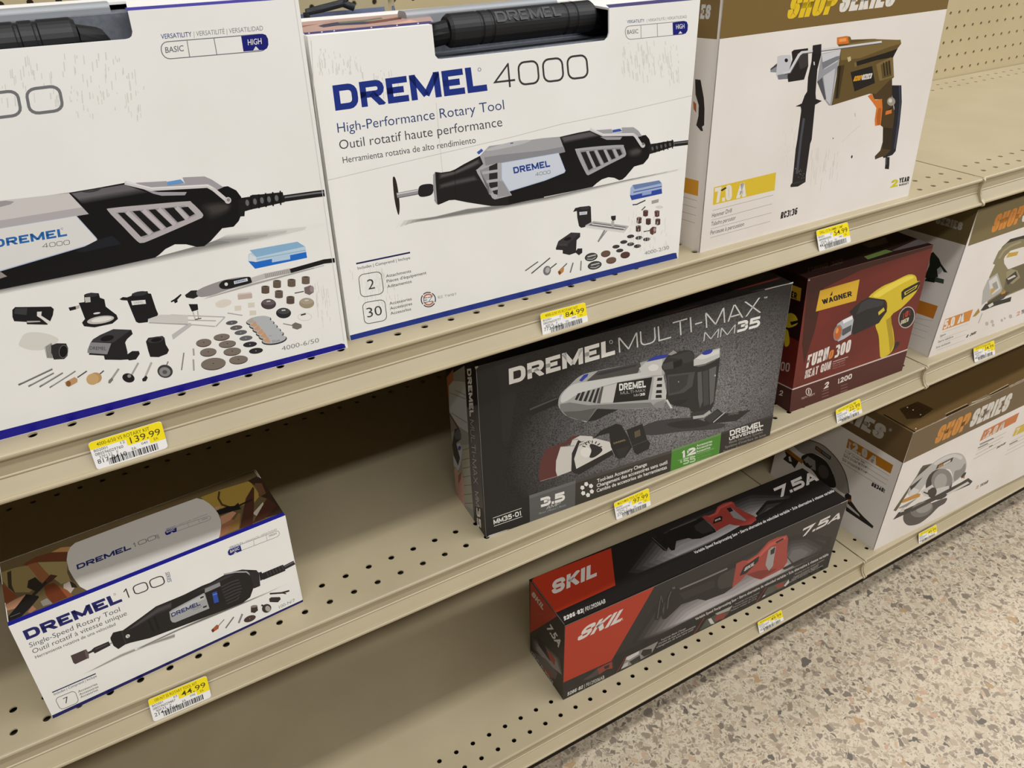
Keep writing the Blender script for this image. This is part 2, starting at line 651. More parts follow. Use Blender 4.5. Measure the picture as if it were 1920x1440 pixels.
def floor_material():
    m = new_mat('terrazzo', 'c9bba4', 0.33, 0.45)
    nt = m.node_tree
    L = nt.links
    b = nt.nodes['Principled BSDF']
    tc = node(m, 'ShaderNodeTexCoord')
    nz = node(m, 'ShaderNodeTexNoise')
    nz.inputs['Scale'].default_value = 70
    nz.inputs['Detail'].default_value = 2
    add = node(m, 'ShaderNodeMixRGB', blend_type='LINEAR_LIGHT')
    add.inputs['Fac'].default_value = 0.009
    L.new(tc.outputs['Object'], nz.inputs['Vector'])
    L.new(tc.outputs['Object'], add.inputs['Color1'])
    L.new(nz.outputs['Color'], add.inputs['Color2'])

    def chips(scale, lo, soft, stops):
        v = node(m, 'ShaderNodeTexVoronoi', feature='F1')
        v.inputs['Scale'].default_value = scale
        e = node(m, 'ShaderNodeTexVoronoi', feature='DISTANCE_TO_EDGE')
        e.inputs['Scale'].default_value = scale
        L.new(add.outputs['Color'], v.inputs['Vector'])
        L.new(add.outputs['Color'], e.inputs['Vector'])
        sp = node(m, 'ShaderNodeSeparateColor')
        L.new(v.outputs['Color'], sp.inputs['Color'])
        cr = node(m, 'ShaderNodeValToRGB')
        cr.color_ramp.interpolation = 'CONSTANT'
        els = cr.color_ramp.elements
        while len(els) < len(stops):
            els.new(0.5)
        for q, (p, h) in zip(els, stops):
            q.position = p
            q.color = (*lin(h), 1)
        L.new(sp.outputs[0], cr.inputs['Fac'])
        thr = node(m, 'ShaderNodeMath', operation='MULTIPLY_ADD')      # each chip keeps its own share of its cell
        thr.inputs[1].default_value = 0.34
        thr.inputs[2].default_value = lo
        L.new(sp.outputs[1], thr.inputs[0])
        sub = node(m, 'ShaderNodeMath', operation='SUBTRACT')
        L.new(e.outputs['Distance'], sub.inputs[0])
        L.new(thr.outputs[0], sub.inputs[1])
        mk = node(m, 'ShaderNodeMath', operation='MULTIPLY', use_clamp=True)
        mk.inputs[1].default_value = 1 / soft
        L.new(sub.outputs[0], mk.inputs[0])
        return cr.outputs['Color'], mk.outputs[0]

    ground = node(m, 'ShaderNodeTexNoise')
    ground.inputs['Scale'].default_value = 6
    gr = node(m, 'ShaderNodeValToRGB')
    gr.color_ramp.elements[0].position = 0.3
    gr.color_ramp.elements[1].position = 0.7
    gr.color_ramp.elements[0].color = (*lin('cabda6'), 1)
    gr.color_ramp.elements[1].color = (*lin('d3c5ae'), 1)
    L.new(tc.outputs['Object'], ground.inputs['Vector'])
    L.new(ground.outputs['Fac'], gr.inputs['Fac'])
    cur = gr.outputs['Color']
    for args in ((210, -0.06, 0.05, ((0, 'b5a791'), (0.4, 'c0b29b'), (0.55, 'a49783'), (0.75, 'c9bba6'), (0.9, '9a8d7a'))),
                 (105, 0.0, 0.05, ((0, 'b4a38c'), (0.22, '97897a'), (0.45, 'c4b49c'), (0.6, 'a59682'), (0.74, '7f7466'), (0.85, 'bfa68c'), (0.93, 'cdbda8'))),
                 (62, 0.13, 0.04, ((0, '8f8271'), (0.3, 'a89a86'), (0.5, '857a6c'), (0.66, 'b09470'), (0.72, '6b645b'), (0.8, 'bd9c84'), (0.87, '9c8d79')))):
        c, k = chips(*args)
        mx = node(m, 'ShaderNodeMixRGB')
        L.new(k, mx.inputs['Fac'])
        L.new(cur, mx.inputs['Color1'])
        L.new(c, mx.inputs['Color2'])
        cur = mx.outputs['Color']
    L.new(cur, b.inputs['Base Color'])
    return m


fl = MB()
fl.box(-4500, 6500, -4200, 900, -60, 0)
o = fl.build('floor', [floor_material()])
o['kind'] = 'structure'

# the run of shelving across the aisle (behind the photographer)
ow = MB()
ow.box(-4500, 6500, -3200, -2150, 0, 1950)
o = ow.build('wall_opposite', [new_mat('stocked_shelving', '6f685c', 0.7, 0.2)])
o['kind'] = 'structure'


def hole_cell(mb, cx, cy, make, r=3.3, hx=PITCH / 2, hy=PITCH / 2, n=12, deep=1.4, mi=0):
    """square of sheet metal with a punched hole; make(a, b, down) places it"""
    sq, ci = [], []
    for i in range(n):
        t = 2 * math.pi * (i + 0.5) / n
        c, s_ = math.cos(t), math.sin(t)
        k = 1 / max(abs(c), abs(s_))
        sq.append((cx + c * k * hx, cy + s_ * k * hy))
        ci.append((cx + c * r, cy + s_ * r))
    # corners of the square
    outer = []
    for i in range(n):
        a, b = sq[i], sq[(i + 1) % n]
        outer.append(a)
        on_x = lambda p: abs(abs(p[0] - cx) - hx) < 1e-6
        if on_x(a) != on_x(b):
            outer.append((cx + math.copysign(hx, a[0] - cx + b[0] - cx), cy + math.copysign(hy, a[1] - cy + b[1] - cy)))
    V = [make(*p, 0) for p in outer] + [make(*p, 0) for p in ci] + [make(*p, deep) for p in ci]
    no = len(outer)
    F = []
    j = 0
    for i in range(n):
        a = j
        j += 1
        ring_ = [a]
        if j < no and outer[j] != sq[(i + 1) % n]:
            ring_.append(j)
            j += 1
        ring_.append(j % no)
        F.append(tuple(ring_) + (no + (i + 1) % n, no + i))
        F.append((no + i, no + (i + 1) % n, no + n + (i + 1) % n, no + n + i))
    mb.add(V, F, mi)


def bead(cy, cz, r, a0, a1, n=6):
    return [(cy + r * math.cos(math.radians(a0 + (a1 - a0) * i / n)), cz + r * math.sin(math.radians(a0 + (a1 - a0) * i / n))) for i in range(n + 1)]


# cross-section of the price channel, measured from the front edge of the deck (y outwards is negative)
CHANNEL = bead(2.4, -2.4, 2.4, 90, 250) + [(2.6, -5.2), (3.2, -7.0), (3.4, -17.2), (2.5, -17.9), (2.5, -18.7), (3.0, -19.4)] + [(-3.6, -29.3)] \
    + bead(-5.6, -31.4, 2.0, 70, 270) + [(3.0, -33.4), (12.0, -33.4), (12.0, -1.2), (2.4, -1.2)]


def shelf(label, x0, x1, z, yr, yf, holes, base=False, rear=346.0):
    root = empty('base_shelf' if base else 'gondola_shelf', ((x0 + x1) / 2, (yr + WALL_Y) / 2, z), label, 'shelf')
    loc = np.array([(x0 + x1) / 2, (yr + WALL_Y) / 2, z])
    g = 1.4
    a, b = x0 + g, x1 - g
    d = MB()
    up = lambda x, y, q: (x, y, z - q)
    xs = sorted(holes)
    ex0, ex1 = xs[0] - PITCH / 2, xs[-1] + PITCH / 2

    def plain(y0, y1, xa=a, xb=b):
        d.add([(xa, y0, z), (xb, y0, z), (xb, y1, z), (xa, y1, z)], [(0, 1, 2, 3)])
    yb = yf + rear
    h = PITCH / 2
    plain(yr + 2.4, yf - h)
    plain(yf + 1.5 * PITCH, yb - h)
    plain(yb + 1.5 * PITCH, WALL_Y - 2)
    for y in (yf, yf + PITCH, yb, yb + PITCH):
        for x in xs:
            hole_cell(d, x, y, up)
        plain(y - h, y + h, a, ex0)
        plain(y - h, y + h, ex1, b)
    # folded sides of the deck
    for x in (a, b):
        d.add([(x, yr + 12, z), (x, WALL_Y - 2, z), (x, WALL_Y - 2, z - 30), (x, yr + 12, z - 30)], [(0, 1, 2, 3)])
    d.add([(a, yr + 12, z - 28), (b, yr + 12, z - 28), (b, WALL_Y - 2, z - 28), (a, WALL_Y - 2, z - 28)], [(0, 3, 2, 1)])  # closed underside pan, added to block light so the punched holes stay dark
    d.build('deck', [PAINT], root, loc)
    c = MB()
    c.extrude_x([(yr + y, z + q) for y, q in CHANNEL], a, b)
    c.build('price_channel', [PAINT], root, loc, smooth=False)
    # pressed end plates that close the channel
    for xa, xb in ((a - 0.4, a + 2.6), (b - 2.6, b + 0.4)):
        p = MB()
        prof = bead(0.9, -3.0, 3.2, 90, 200) + [(-0.6, -8), (-0.2, -14), (-1.6, -20), (-4.6, -26)] + bead(-6.8, -31.2, 2.6, 100, 270) + [(14, -34.2), (14, 0.2)]
        p.extrude_x([(yr + y, z + q) for y, q in prof], xa, xb)
        p.build('end_plate', [PAINT], root, loc)
    # brackets under the deck
    if not base:
        for x in (a + 4, b - 6):
            p = MB()
            p.box(x, x + 2, yr + 40, WALL_Y - 2, z - 42, z - 3)
            p.build('bracket', [PAINT], root, loc)
    else:
        p = MB()
        p.box(a, b, 44, 47, 0, z - 4)
        p.build('kick_plate', [DARK], root, loc)
    return root


HL = [-26.5 - PITCH * i for i in range(70)]
HR = [28.5 + PITCH * i for i in range(46)]
XL, XR = -1829.0, 1219.0
shelf('top shelf on the left, carrying the two big white kits and the drill carton', XL, 0, ZT, -24.7, -6.9, HL)
shelf('empty top shelf on the right, under the bare pegboard', 0, XR, ZT, -21.5, -3.0, HR)
shelf('middle shelf on the left, carrying three cartons and bare in between', XL, 0, ZM, -19.6, 1.8, HL, rear=338.0)
shelf('middle shelf on the right, carrying the jigsaw carton', 0, XR, ZM, -18.5, 2.5, HR, rear=338.0)
shelf('bottom shelf on the left, nearly empty with one long black and red carton', XL, 0, ZB, -8.6, 9.8, HL, True)
shelf('bottom shelf on the right, carrying the circular saw carton', 0, XR, ZB, -8.0, 11.0, HR, True)

for i, (x0, x1, lab) in enumerate(((XL, 0, 'left'), (0, XR, 'right'))):
    w = MB()
    fr = lambda x, zz, q: (x, WALL_Y + q, zz)
    x = 10.0 - PITCH * 48 if i == 0 else 10.0
    k = 0
    xs = [q for q in (10.0 + PITCH * j for j in range(-72, 49)) if x0 + 13 < q < x1 - 13]
    zs = [834.8 + PITCH * j for j in range(-27, 17)]
    for q in xs:
        for zz in zs:
            hole_cell(w, q, zz, lambda a, b, t: (a, WALL_Y + t, b), r=3.2, n=8, deep=3.0)
    za, zb = zs[0] - PITCH / 2, zs[-1] + PITCH / 2
    for a, b in ((x0 + 0.5, xs[0] - PITCH / 2), (xs[-1] + PITCH / 2, x1 - 0.5)):
        w.add([(a, WALL_Y, za), (b, WALL_Y, za), (b, WALL_Y, zb), (a, WALL_Y, zb)], [(0, 1, 2, 3)])
    w.box(x0, x1, WALL_Y + 26, WALL_Y + 30, 0, zb)
    o = w.build('wall_back_' + lab, [PEG])
    o['kind'] = 'structure'


# ------------------------------------------------------------------ white rotary tool kits on the top shelf
BLK, NVY, GRY, TXT = '101013', '2b4277', '77787b', '45474c'


def versatility(P, words, bar, dividers, fill, basic, high, tri, hi_right=True, tw=5):
    (a, b, h), (a2, b2, h2) = words
    P.tx('VERSATILITY', a, b, h, '2f3f86', 0.006)
    P.tx('| VERSATILITÉ | VERSATILIDAD', a2, b2, h2, '8a8a8d')
    P.rrect('75777c', *bar, r=(0.07, 0.45), t=tw)
    for d in dividers:
        P.ln('75777c', d, tw * 0.8)
    P.poly('1b1f78', fill)
    P.tx('BASIC', *basic, '6d6f74' if hi_right else 'eceae6', 0.008)
    P.tx('HIGH', *high, 'eceae6' if hi_right else '6d6f74', 0.008)
    P.poly('eceae6', tri)


def scuffs(P, seed, quad, n, c='dedcd5', w=1.2, ln=(10, 40), lean=(0.1, 1)):
    """rubbed corrugations: short upright grey streaks inside a quad of the frame"""
    R = random.Random(seed)
    q = [np.array(p, float) for p in quad]
    for _ in range(n):
        x, y = R.random(), R.random()
        p = (q[0] * (1 - x) + q[1] * x) * (1 - y) + (q[3] * (1 - x) + q[2] * x) * y
        d = np.array(lean) * R.uniform(*ln)
        P.ln(c, [tuple(p), tuple(p + d)], w * R.uniform(0.6, 1.3))


CA = Carton('large white rotary tool kit carton at the left end of the top shelf', 'carton', ZT,
            (-330, 913.5), (652.5, 651.5), (-520, 76), (559, -3), 112, WHITE,
            cut=[(239.5, 20.4), (248.5, 60), (247, 68), (243, 72), (236, 73.8), (0, 93.4), (-235, 113), (-246, 110), (-252, 100), (-262, 57)],
            topcut=[(-262, 57), (-300, 24), (205, -14), (239.5, 20.4)])
P = CA.front
P.crop(0, 0, 1)
P.poly('16128c', [(-335, 893.5), (-333, 914), (648.5, 652), (646, 645), (640, 644)])
P.crop(0, 0, 2.909)
scuffs(P, 3, [(-100, 300), (720, 280), (820, 500), (-60, 600)], 90, 'dedcd5', 5, (15, 60))
scuffs(P, 4, [(300, 480), (800, 480), (800, 640), (300, 620)], 40, 'dedcd5', 4, (10, 40))
versatility(P, (((880, 213), (1047, 199), (876, 187)), ((1058, 198), (1435, 166), (1056, 172))),
            ((890, 324), (1462, 275), (1456, 183), (871, 231)), [[(1020, 222), (1035, 312)], [(1167, 209), (1183, 298)]],
            [(1315, 197), (1430, 184), (1450, 190), (1462, 212), (1464, 244), (1456, 264), (1440, 272), (1328, 281)],
            ((903, 289), (1003, 278), (900, 258)), ((1353, 247), (1428, 239), (1350, 216)), [(1381, 275), (1395, 252), (1413, 271)])
for dx, dy in ((0, 0), (-228, 26)):
    P.rrect(GRY, (165 + dx, 622 + dy), (346 + dx, 600 + dy), (320 + dx, 467 + dy), (140 + dx, 489 + dy), r=(0.28, 0.3), t=17)
# printed drop shadow and the tool itself
P.crop(200, 300, 4.3636)
P.soft('f1f0ec', '8b8a88', [(-900, 1112), (0, 935), (700, 790), (1400, 640), (1775, 545), (1790, 515), (1000, 600), (850, 690), (400, 800), (0, 885), (-900, 1050)],
       [(-900, 1072), (0, 890), (500, 778), (800, 716), (1000, 676), (1010, 668), (900, 660), (750, 700), (420, 790), (0, 870), (-900, 1040)], 6)
P.crop(0, 0, 1)
P.poly(BLK, [(131, 361), (184, 352), (233, 343), (300, 350), (406, 352), (427, 349), (443, 357), (452, 369), (455.5, 380), (453, 401), (447.5, 414.6), (438, 425),
             (416.6, 428), (395, 452), (383, 461.5), (369.6, 463), (349, 458), (328, 458), (310, 467), (298.5, 477.6), (290.5, 483), (200, 503), (159, 511), (0, 543), (-260, 595), (-260, 420), (0, 378)])
P.crop(0, 300, 5.647)
P.poly('b7b2b5', [(-1400, 690), (0, 440), (730, 350), (940, 572), (0, 727), (-1400, 960)])
P.poly('d3cfcd', [(-1400, 680), (0, 430), (728, 350), (870, 500), (0, 640), (-1400, 870)])
P.poly('a19ea1', [(-300, 520), (-100, 450), (60, 430), (150, 440), (110, 470), (-50, 510)])
P.poly('b5c4e0', [(-1400, 960), (0, 722), (808, 588), (1025, 828), (1032, 852), (1005, 884), (0, 1180), (-1400, 1560)])
P.poly('e4e3e0', [(-1400, 965), (0, 727), (803, 594), (1018, 832), (1022, 850), (998, 876), (0, 1168), (-1400, 1548)])
P.st('DREMEL', (-62, 932), (712, 803), (-76, 848), '2a6ab2', 0.24, 0.13, 0.95)
P.st('4000', (449, 934), (741, 893), (444, 886), '2b2b2e', 0.09, 0.16, 1.0)
P.rg('2a6ab2', 655, 726, 10, 10, 3)
P.poly('1c2028', [(1040, 842), (1190, 802), (1285, 890), (1180, 910), (870, 978), (800, 965)])
P.soft('2b2a2d', '6b676c', [(742, 350), (1320, 256), (1565, 342), (1480, 358), (872, 462)], [(762, 355), (1320, 262), (1440, 306), (1350, 322), (830, 412)], 5)
P.poly('3c3a3e', spl([(850, 332), (960, 325), (1080, 290), (1030, 328), (930, 345)]))
P.poly('98938f', [(-60, 1190), (10, 1185), (75, 1232), (0, 1255), (-60, 1270)])
P.crop(200, 300, 4.3636)
P.soft('141416', '423d3b', spl([(760, 360), (930, 330), (1030, 360), (990, 440), (850, 500), (790, 450)], 4), spl([(850, 385), (930, 370), (990, 380), (960, 410), (880, 430), (850, 410)], 4), 5)
P.poly('bab4b7', spl([(10, 415), (40, 393), (330, 365), (650, 338), (695, 348), (783, 436), (783, 466), (755, 484), (540, 578), (335, 665), (290, 677), (250, 664), (120, 530)], 3))
P.poly('a19b9f', [(75, 430), (640, 372), (735, 450), (300, 640)])
for q in ([(90, 432), (145, 430), (335, 610), (280, 628)], [(210, 418), (272, 414), (440, 572), (385, 592)], [(342, 408), (397, 402), (537, 535), (490, 553)],
          [(470, 396), (548, 387), (640, 490), (580, 509)], [(606, 388), (665, 382), (722, 440), (680, 462)]):
    P.poly('17171a', q)
for a, b in (((165, 425), (360, 605)), ((300, 410), (465, 565)), ((425, 400), (560, 530)), ((570, 388), (660, 480))):
    P.ln('c3bdc0', [a, b], 34)
P.poly('a9a4aa', [(235, 186), (490, 172), (500, 205), (640, 190), (620, 142), (800, 134), (860, 160), (955, 222), (900, 245), (840, 222), (370, 240)])
P.poly('a7a2a8', [(300, 238), (420, 262), (655, 262), (640, 288), (450, 292), (380, 275)])
P.ln('d9d5d5', [(148, 186), (362, 238), (825, 212), (872, 238), (985, 332)], 30)
P.ln('f0eeee', [(160, 182), (368, 230), (822, 206), (866, 228)], 8)
P.poly('6a9dd6', [(493, 178), (605, 158), (634, 186), (500, 208)])
P.el('d0cbcb', 992, 330, 27)
P.el('8f8a8b', 996, 326, 14)
P.poly('19191b', [(1075, 330), (1100, 310), (1170, 300), (1190, 285), (1270, 280), (1440, 262), (1456, 345), (1300, 380), (1180, 405), (1130, 420), (1128, 460), (1085, 462)])
for x, y in ((1150, 350), (1213, 340), (1270, 330), (1328, 322), (1390, 312)):
    P.el('6d6b6f', x, y, 15, 26, -8, 12)
    P.ln('0a0a0b', [(x + 30, y - 60), (x + 34, y + 55)], 12)
P.ln('1c1c1f', [(1450, 315), (1700, 280), (1782, 270)], 54)
P.ln('77757a', [(1456, 306), (1700, 272), (1778, 264)], 13)
# blue bit box
P.poly('1f6fd0', [(1158, 828), (1220, 832), (1632, 752), (1640, 800), (1215, 890)])
P.poly('c3d9ea', [(1160, 770), (1215, 745), (1560, 670), (1625, 710), (1632, 752), (1220, 835), (1158, 825)])
P.poly('8db8da', [(1170, 738), (1560, 668), (1622, 708), (1225, 795)])
P.poly('dfe8ee', [(1170, 770), (1225, 795), (1225, 835), (1160, 822)])
P.ln('9fc3df', [(1225, 812), (1628, 738)], 10)
P.poly('b9d4ec', [(1352, 800), (1500, 775), (1502, 812), (1352, 838)])
# flexible shaft hand piece
P.soft('f1f0ec', 'a8a6a3', [(760, 1150), (1200, 1030), (1860, 848), (1860, 836), (1180, 1010), (800, 1120)], [(830, 1128), (1200, 1022), (1700, 886), (1690, 880), (1180, 1015), (850, 1118)], 3)
P.poly('242426', [(640, 1105), (690, 1068), (740, 1065), (752, 1115), (710, 1135), (650, 1125)])
P.poly('9c9799', spl([(745, 1065), (900, 1000), (1040, 965), (1165, 957), (1187, 985), (1180, 1010), (1000, 1060), (850, 1110), (755, 1118)], 3))
P.poly('1a1a1c', spl([(920, 1020), (960, 985), (1040, 975), (1160, 955), (1187, 980), (1180, 1005), (1090, 1030), (990, 1055), (935, 1050)], 4))
P.poly('d9dde4', [(1040, 992), (1150, 966), (1156, 990), (1044, 1016)])
P.st('DREMEL', (1052, 1008), (1142, 986), (1050, 994), '6a7fb0', 0.22)
P.el('e6e3de', 978, 1016, 14)
P.ln('c8c4c2', [(1185, 985), (1310, 945)], 44)
P.ln('bdb9b6', [(1290, 950), (1505, 905)], 40)
for i in range(14):
    P.ln('7f7c7b', [(1300 + i * 15, 932 - i * 3.0), (1306 + i * 15, 966 - i * 3.2)], 4)
P.ln('17171a', [(1503, 908), (1780, 830), (1866, 820)], 36)
# drums, polishing wheels and discs, right-hand group
P.crop(320, 440, 5.647)
P.poly('1a1a1c', [(0, 705), (40, 680), (108, 626), (115, 640), (70, 690), (75, 712), (45, 728), (35, 705), (5, 718)])
P.poly('1a1a1c', [(190, 735), (285, 735), (292, 795), (225, 815)])
P.ln('c9c6c2', [(235, 815), (262, 905)], 14)
P.ln('a9a7a5', [(285, 805), (295, 890)], 10)
for a, b in (((0, 850), (575, 872)), ((0, 900), (480, 912)), ((0, 935), (470, 972)), ((575, 872), (478, 972)), ((210, 935), (40, 1085))):
    P.ln('bfbcb9', [a, b], 12)
P.poly('c6c3c4', [(190, 935), (240, 950), (25, 1112), (12, 1060)])
P.ln('3a393a', [(258, 900), (325, 884)], 10)
P.poly('e5ddd2', spl([(480, 720), (560, 685), (635, 695), (635, 735), (560, 770), (490, 765)], 4))
P.poly('c7b5ac', [(708, 640), (860, 622), (865, 672), (715, 690)])
P.poly('dbcfc6', [(715, 622), (850, 608), (860, 622), (708, 640)])
for x, y in ((712, 775), (853, 742), (870, 825)):
    P.poly('dfd9c9', [(x - 35, y - 20), (x + 35, y - 24), (x + 36, y + 26), (x - 33, y + 32)])
for x, y, c in ((1003, 580, '5f5145'), (1126, 520, '6a5a4d'), (1280, 508, '6a5b50'), (1430, 480, '6f6054'), (1146, 628, '66574e'), (1268, 690, '5a4b44')):
    P.poly(c, [(x - 42, y - 28), (x + 42, y - 32), (x + 42, y + 32)] + arc(x, y + 34, 42, 12, 0, 180, 6) + [(x - 42, y + 32)])
    P.el(mix(c, 'd8cbbd', 0.35), x, y - 30, 42, 12, 0, 14)
    P.el(mix(c, '000000', 0.3), x, y - 30, 30, 8, 0, 12)
P.ln('2c2828', [(1312, 620), (1410, 600)], 10)
P.poly('7a6a6c', [(1412, 560), (1480, 535), (1515, 560), (1515, 610), (1470, 640), (1420, 620)])
P.el('9c8c8c', 1495, 575, 22, 34)
for x, y, c in ((1036, 735, '4b3f45'), (1195, 830, '24272c'), (1440, 725, 'a2957d')):
    P.el(c, x, y, 80, 56)
    P.el(mix(c, 'ffffff', 0.15), x, y - 18, 68, 30)
    P.ln('d9d5d0', [(x - 20, y - 28), (x + 20, y - 32)], 12)
P.rg('cfccc9', 1420, 870, 72, 40, 4)
P.ln('3e3c3c', [(1378, 852), (1430, 838)], 16)
P.ln('8c8882', [(1190, 942), (1290, 962)], 10)
P.poly('77746c', [(1285, 950), (1320, 928), (1385, 950), (1388, 985), (1340, 1005), (1290, 990)])
P.ln('b7b3b2', [(602, 830), (760, 855)], 12)
for i, (x, y) in enumerate(((932, 905), (965, 945), (1000, 985), (1035, 1025), (1065, 1060), (1097, 1108))):
    P.el('2a2a2c', x, y + 8, 136, 48, -9)
    P.el('b9bdc1', x - 2, y, 128, 42, -9)
    P.poly('d0a07a' if i else 'b9ada3', [(x - 126, y + 18), (x - 70, y - 28), (x - 40, y + 30), (x - 60, y + 36)])
    if i > 2:
        P.tx('EZ-Lock', (x - 20, y + 32), (x + 60, y + 18), (x - 22, y + 10), '5c6066')
P.tx('4000-6/50', (1178, 1230), (1572, 1138), (1172, 1185), '7b7b7e', -0.004)
for x, y, w, h, c in ((647, 932, 63, 23, '5a5a5e'), (694, 985, 66, 25, '63605f'), (742, 1036, 67, 26, '63636a'), (797, 1096, 70, 27, '68686c'), (840, 1162, 74, 29, '2e2e33'), (903, 1230, 75, 31, '27272b')):
    P.el(c, x, y, w, h, -7)
    P.el('c5c2c0', x, y, 6, 4)
for x, y, w, h in ((540, 1082, 86, 38), (350, 1142, 82, 44), (600, 1155, 92, 40), (398, 1242, 88, 46), (652, 1235, 94, 44), (452, 1365, 132, 66), (718, 1322, 100, 47)):
    P.el('4e443e', x, y + 5, w, h, -6)
    P.el('80746b', x, y, w, h - 5, -6)
    P.el('2e2826', x, y - 2, 7, 5)
for y0, y1 in ((1205, 1280), (1320, 1440)):
    P.ln('a9a7a6', [(240, y0), (246, y1)], 18)
P.ln('8d8a88', [(140, 1250), (115, 1435)], 14)
scuffs(P, 9, [(1520, 480), (1680, 560), (1740, 900), (1560, 860)], 30, 'dedcd5', 5, (30, 120), (0.08, 1))
# left-hand group
P.crop(0, 520, 5.647)
P.poly('1b1b1e', [(130, 345), (160, 315), (540, 310), (570, 335), (560, 400), (530, 470), (500, 502), (285, 497), (280, 472), (150, 465), (132, 420)])
P.poly('e4e2dd', [(392, 365), (442, 362), (436, 405), (535, 468), (508, 495), (440, 440), (392, 410)])
P.poly('3b3b40', [(160, 330), (290, 322), (280, 400), (150, 385)])
P.poly('b5b3b0', [(285, 462), (420, 460), (430, 472), (285, 480)])
P.poly('19191c', [(890, 185), (960, 162), (1045, 168), (1058, 215), (1105, 232), (1120, 310), (1235, 398), (1250, 440), (1190, 490), (1000, 530), (890, 518), (868, 480), (900, 440), (858, 330), (833, 270), (895, 262)])
P.el('c9c6c2', 1065, 450, 145, 40, -9)
P.el('eceae6', 1075, 446, 110, 24, -9)
P.el('dedcd8', 1025, 380, 38, 10, -9)
P.el('34343a', 965, 186, 72, 22, -3)
P.poly('c8c5c1', [(895, 212), (955, 208), (960, 262), (905, 268)])
P.poly('1b1b1e', [(725, 320), (800, 305), (806, 338), (740, 355)])
P.poly('b6b3af', [(800, 305), (838, 292), (842, 325), (806, 338)])
P.poly('18181b', [(1345, 240), (1390, 200), (1400, 170), (1560, 145), (1570, 170), (1598, 172), (1650, 330), (1675, 390), (1660, 420), (1570, 440), (1565, 475), (1470, 485), (1440, 470), (1410, 400)])
P.el('33333a', 1480, 172, 82, 24, -8)
P.poly('1b1b1e', [(1265, 232), (1300, 208), (1345, 212), (1390, 195), (1395, 215), (1350, 245), (1290, 242)])
P.poly('e9e7e3', [(1388, 250), (1538, 238), (1546, 280), (1400, 295)])
P.tx('DREMEL', (1420, 282), (1520, 273), (1418, 260), 'a5a5a8')
P.poly('d6d4d1', [(1565, 442), (1700, 395), (1990, 400), (1990, 490), (1590, 482)])
P.ln('a5a3a1', [(1575, 480), (1990, 500)], 8)
P.poly('dedcd5', spl([(205, 690), (260, 600), (380, 580), (540, 610), (620, 670), (480, 760), (330, 770), (210, 730)], 4))
P.poly('b5b2ad', [(470, 740), (545, 690), (560, 860), (495, 855)])
for i in range(5):
    P.ln('3c3b3b', [(490 + i * 14, 725 - i * 6), (505 + i * 14, 850)], 5)
P.poly('2b2a2c', [(540, 720), (600, 698), (700, 700), (722, 750), (715, 830), (680, 865), (570, 870), (545, 800)])
P.el('0f0f11', 672, 785, 42, 62, 8)
P.rg('6b6a6b', 672, 785, 46, 66, 6, 8)
P.poly('202023', [(985, 655), (1060, 610), (1200, 548), (1390, 555), (1405, 600), (1345, 655), (1325, 690), (1350, 790), (1350, 870), (1280, 875), (1110, 872), (1100, 830), (940, 820)])
P.poly('3a3a3e', [(985, 655), (1200, 548), (1390, 555), (1200, 690), (960, 690)])
P.el('0f0f11', 1135, 645, 72, 30, -12)
P.poly('8e8d90', [(958, 688), (1178, 698), (1135, 815), (925, 800), (928, 765)])
P.tx('DREMEL', (950, 765), (1125, 772), (950, 730), '333336')
P.poly('1b1b1e', [(1340, 820), (1400, 780), (1470, 780), (1480, 810), (1440, 870), (1370, 880), (1335, 860)])
P.poly('1c1c1f', [(1545, 680), (1570, 640), (1720, 620), (1742, 640), (1755, 710), (1790, 770), (1770, 810), (1680, 845), (1590, 842), (1570, 780)])
P.el('3a3a3f', 1650, 660, 88, 32, -10)
P.el('0d0d0f', 1655, 662, 58, 22, -10)
for a, b, c, w in (((195, 1140), (555, 970), '6e6b68', 20), ((300, 1155), (570, 1012), '7d7a77', 18), ((418, 1160), (665, 1010), '7a7774', 18), ((525, 1168), (800, 992), '7b7875', 14)):
    P.ln(c, [a, b], w)
    P.ln('c2bfbb', [(a[0] + 30, a[1] - 22), (b[0] - 4, b[1] - 5)], 5)
P.ln('5d5b58', [(820, 1060), (920, 992)], 14)
P.poly('c69a6c', [(688, 1110), (790, 1055), (820, 1075), (820, 1110), (730, 1160), (700, 1148)])
P.el('8a5f38', 725, 1125, 26, 30)
P.ln('5d5b58', [(1050, 1030), (1100, 988)], 14)
P.el('c29b68', 1010, 1065, 68, 58, -10)
P.el('d0ab78', 980, 1078, 66, 60, -10)
P.ln('a8a5a1', [(1180, 1080), (1258, 968)], 22)
P.poly('7d7a77', [(1150, 1090), (1185, 1060), (1200, 1085), (1165, 1125), (1145, 1118)])
P.ln('b0ada9', [(1390, 1040), (1465, 905)], 20)
P.el('1a1a1d', 1360, 1065, 66, 48, 15)
P.el('9b9896', 1368, 1045, 20, 18)
P.ln('b9b6b2', [(1535, 1060), (1605, 900)], 22)
P.poly('232325', [(1505, 1075), (1545, 1040), (1565, 1060), (1545, 1100), (1510, 1102)])
P.ln('8f8c88', [(1765, 930), (1780, 890)], 14)
P.el('3d3d40', 1748, 995, 82, 70, 10)
P.el('8f8e8f', 1745, 1000, 60, 50, 10)
P.el('5a595b', 1745, 1003, 26, 22)
# corner where the blue print stops short of the edge
P.crop(0, 0, 1)
P.ln('d9d6cf', [(552, 0), (645, 640)], 1.0)
CA.top.crop(0, 0, 1)
CA.top.poly('1f1c9a', [(-520, 76), (-262, 57), (-266, 52), (-524, 70)])
CA.top.poly('1f1c9a', [(239.5, 20.4), (559, -3), (553, -8), (234, 14.5)])
CA.build()


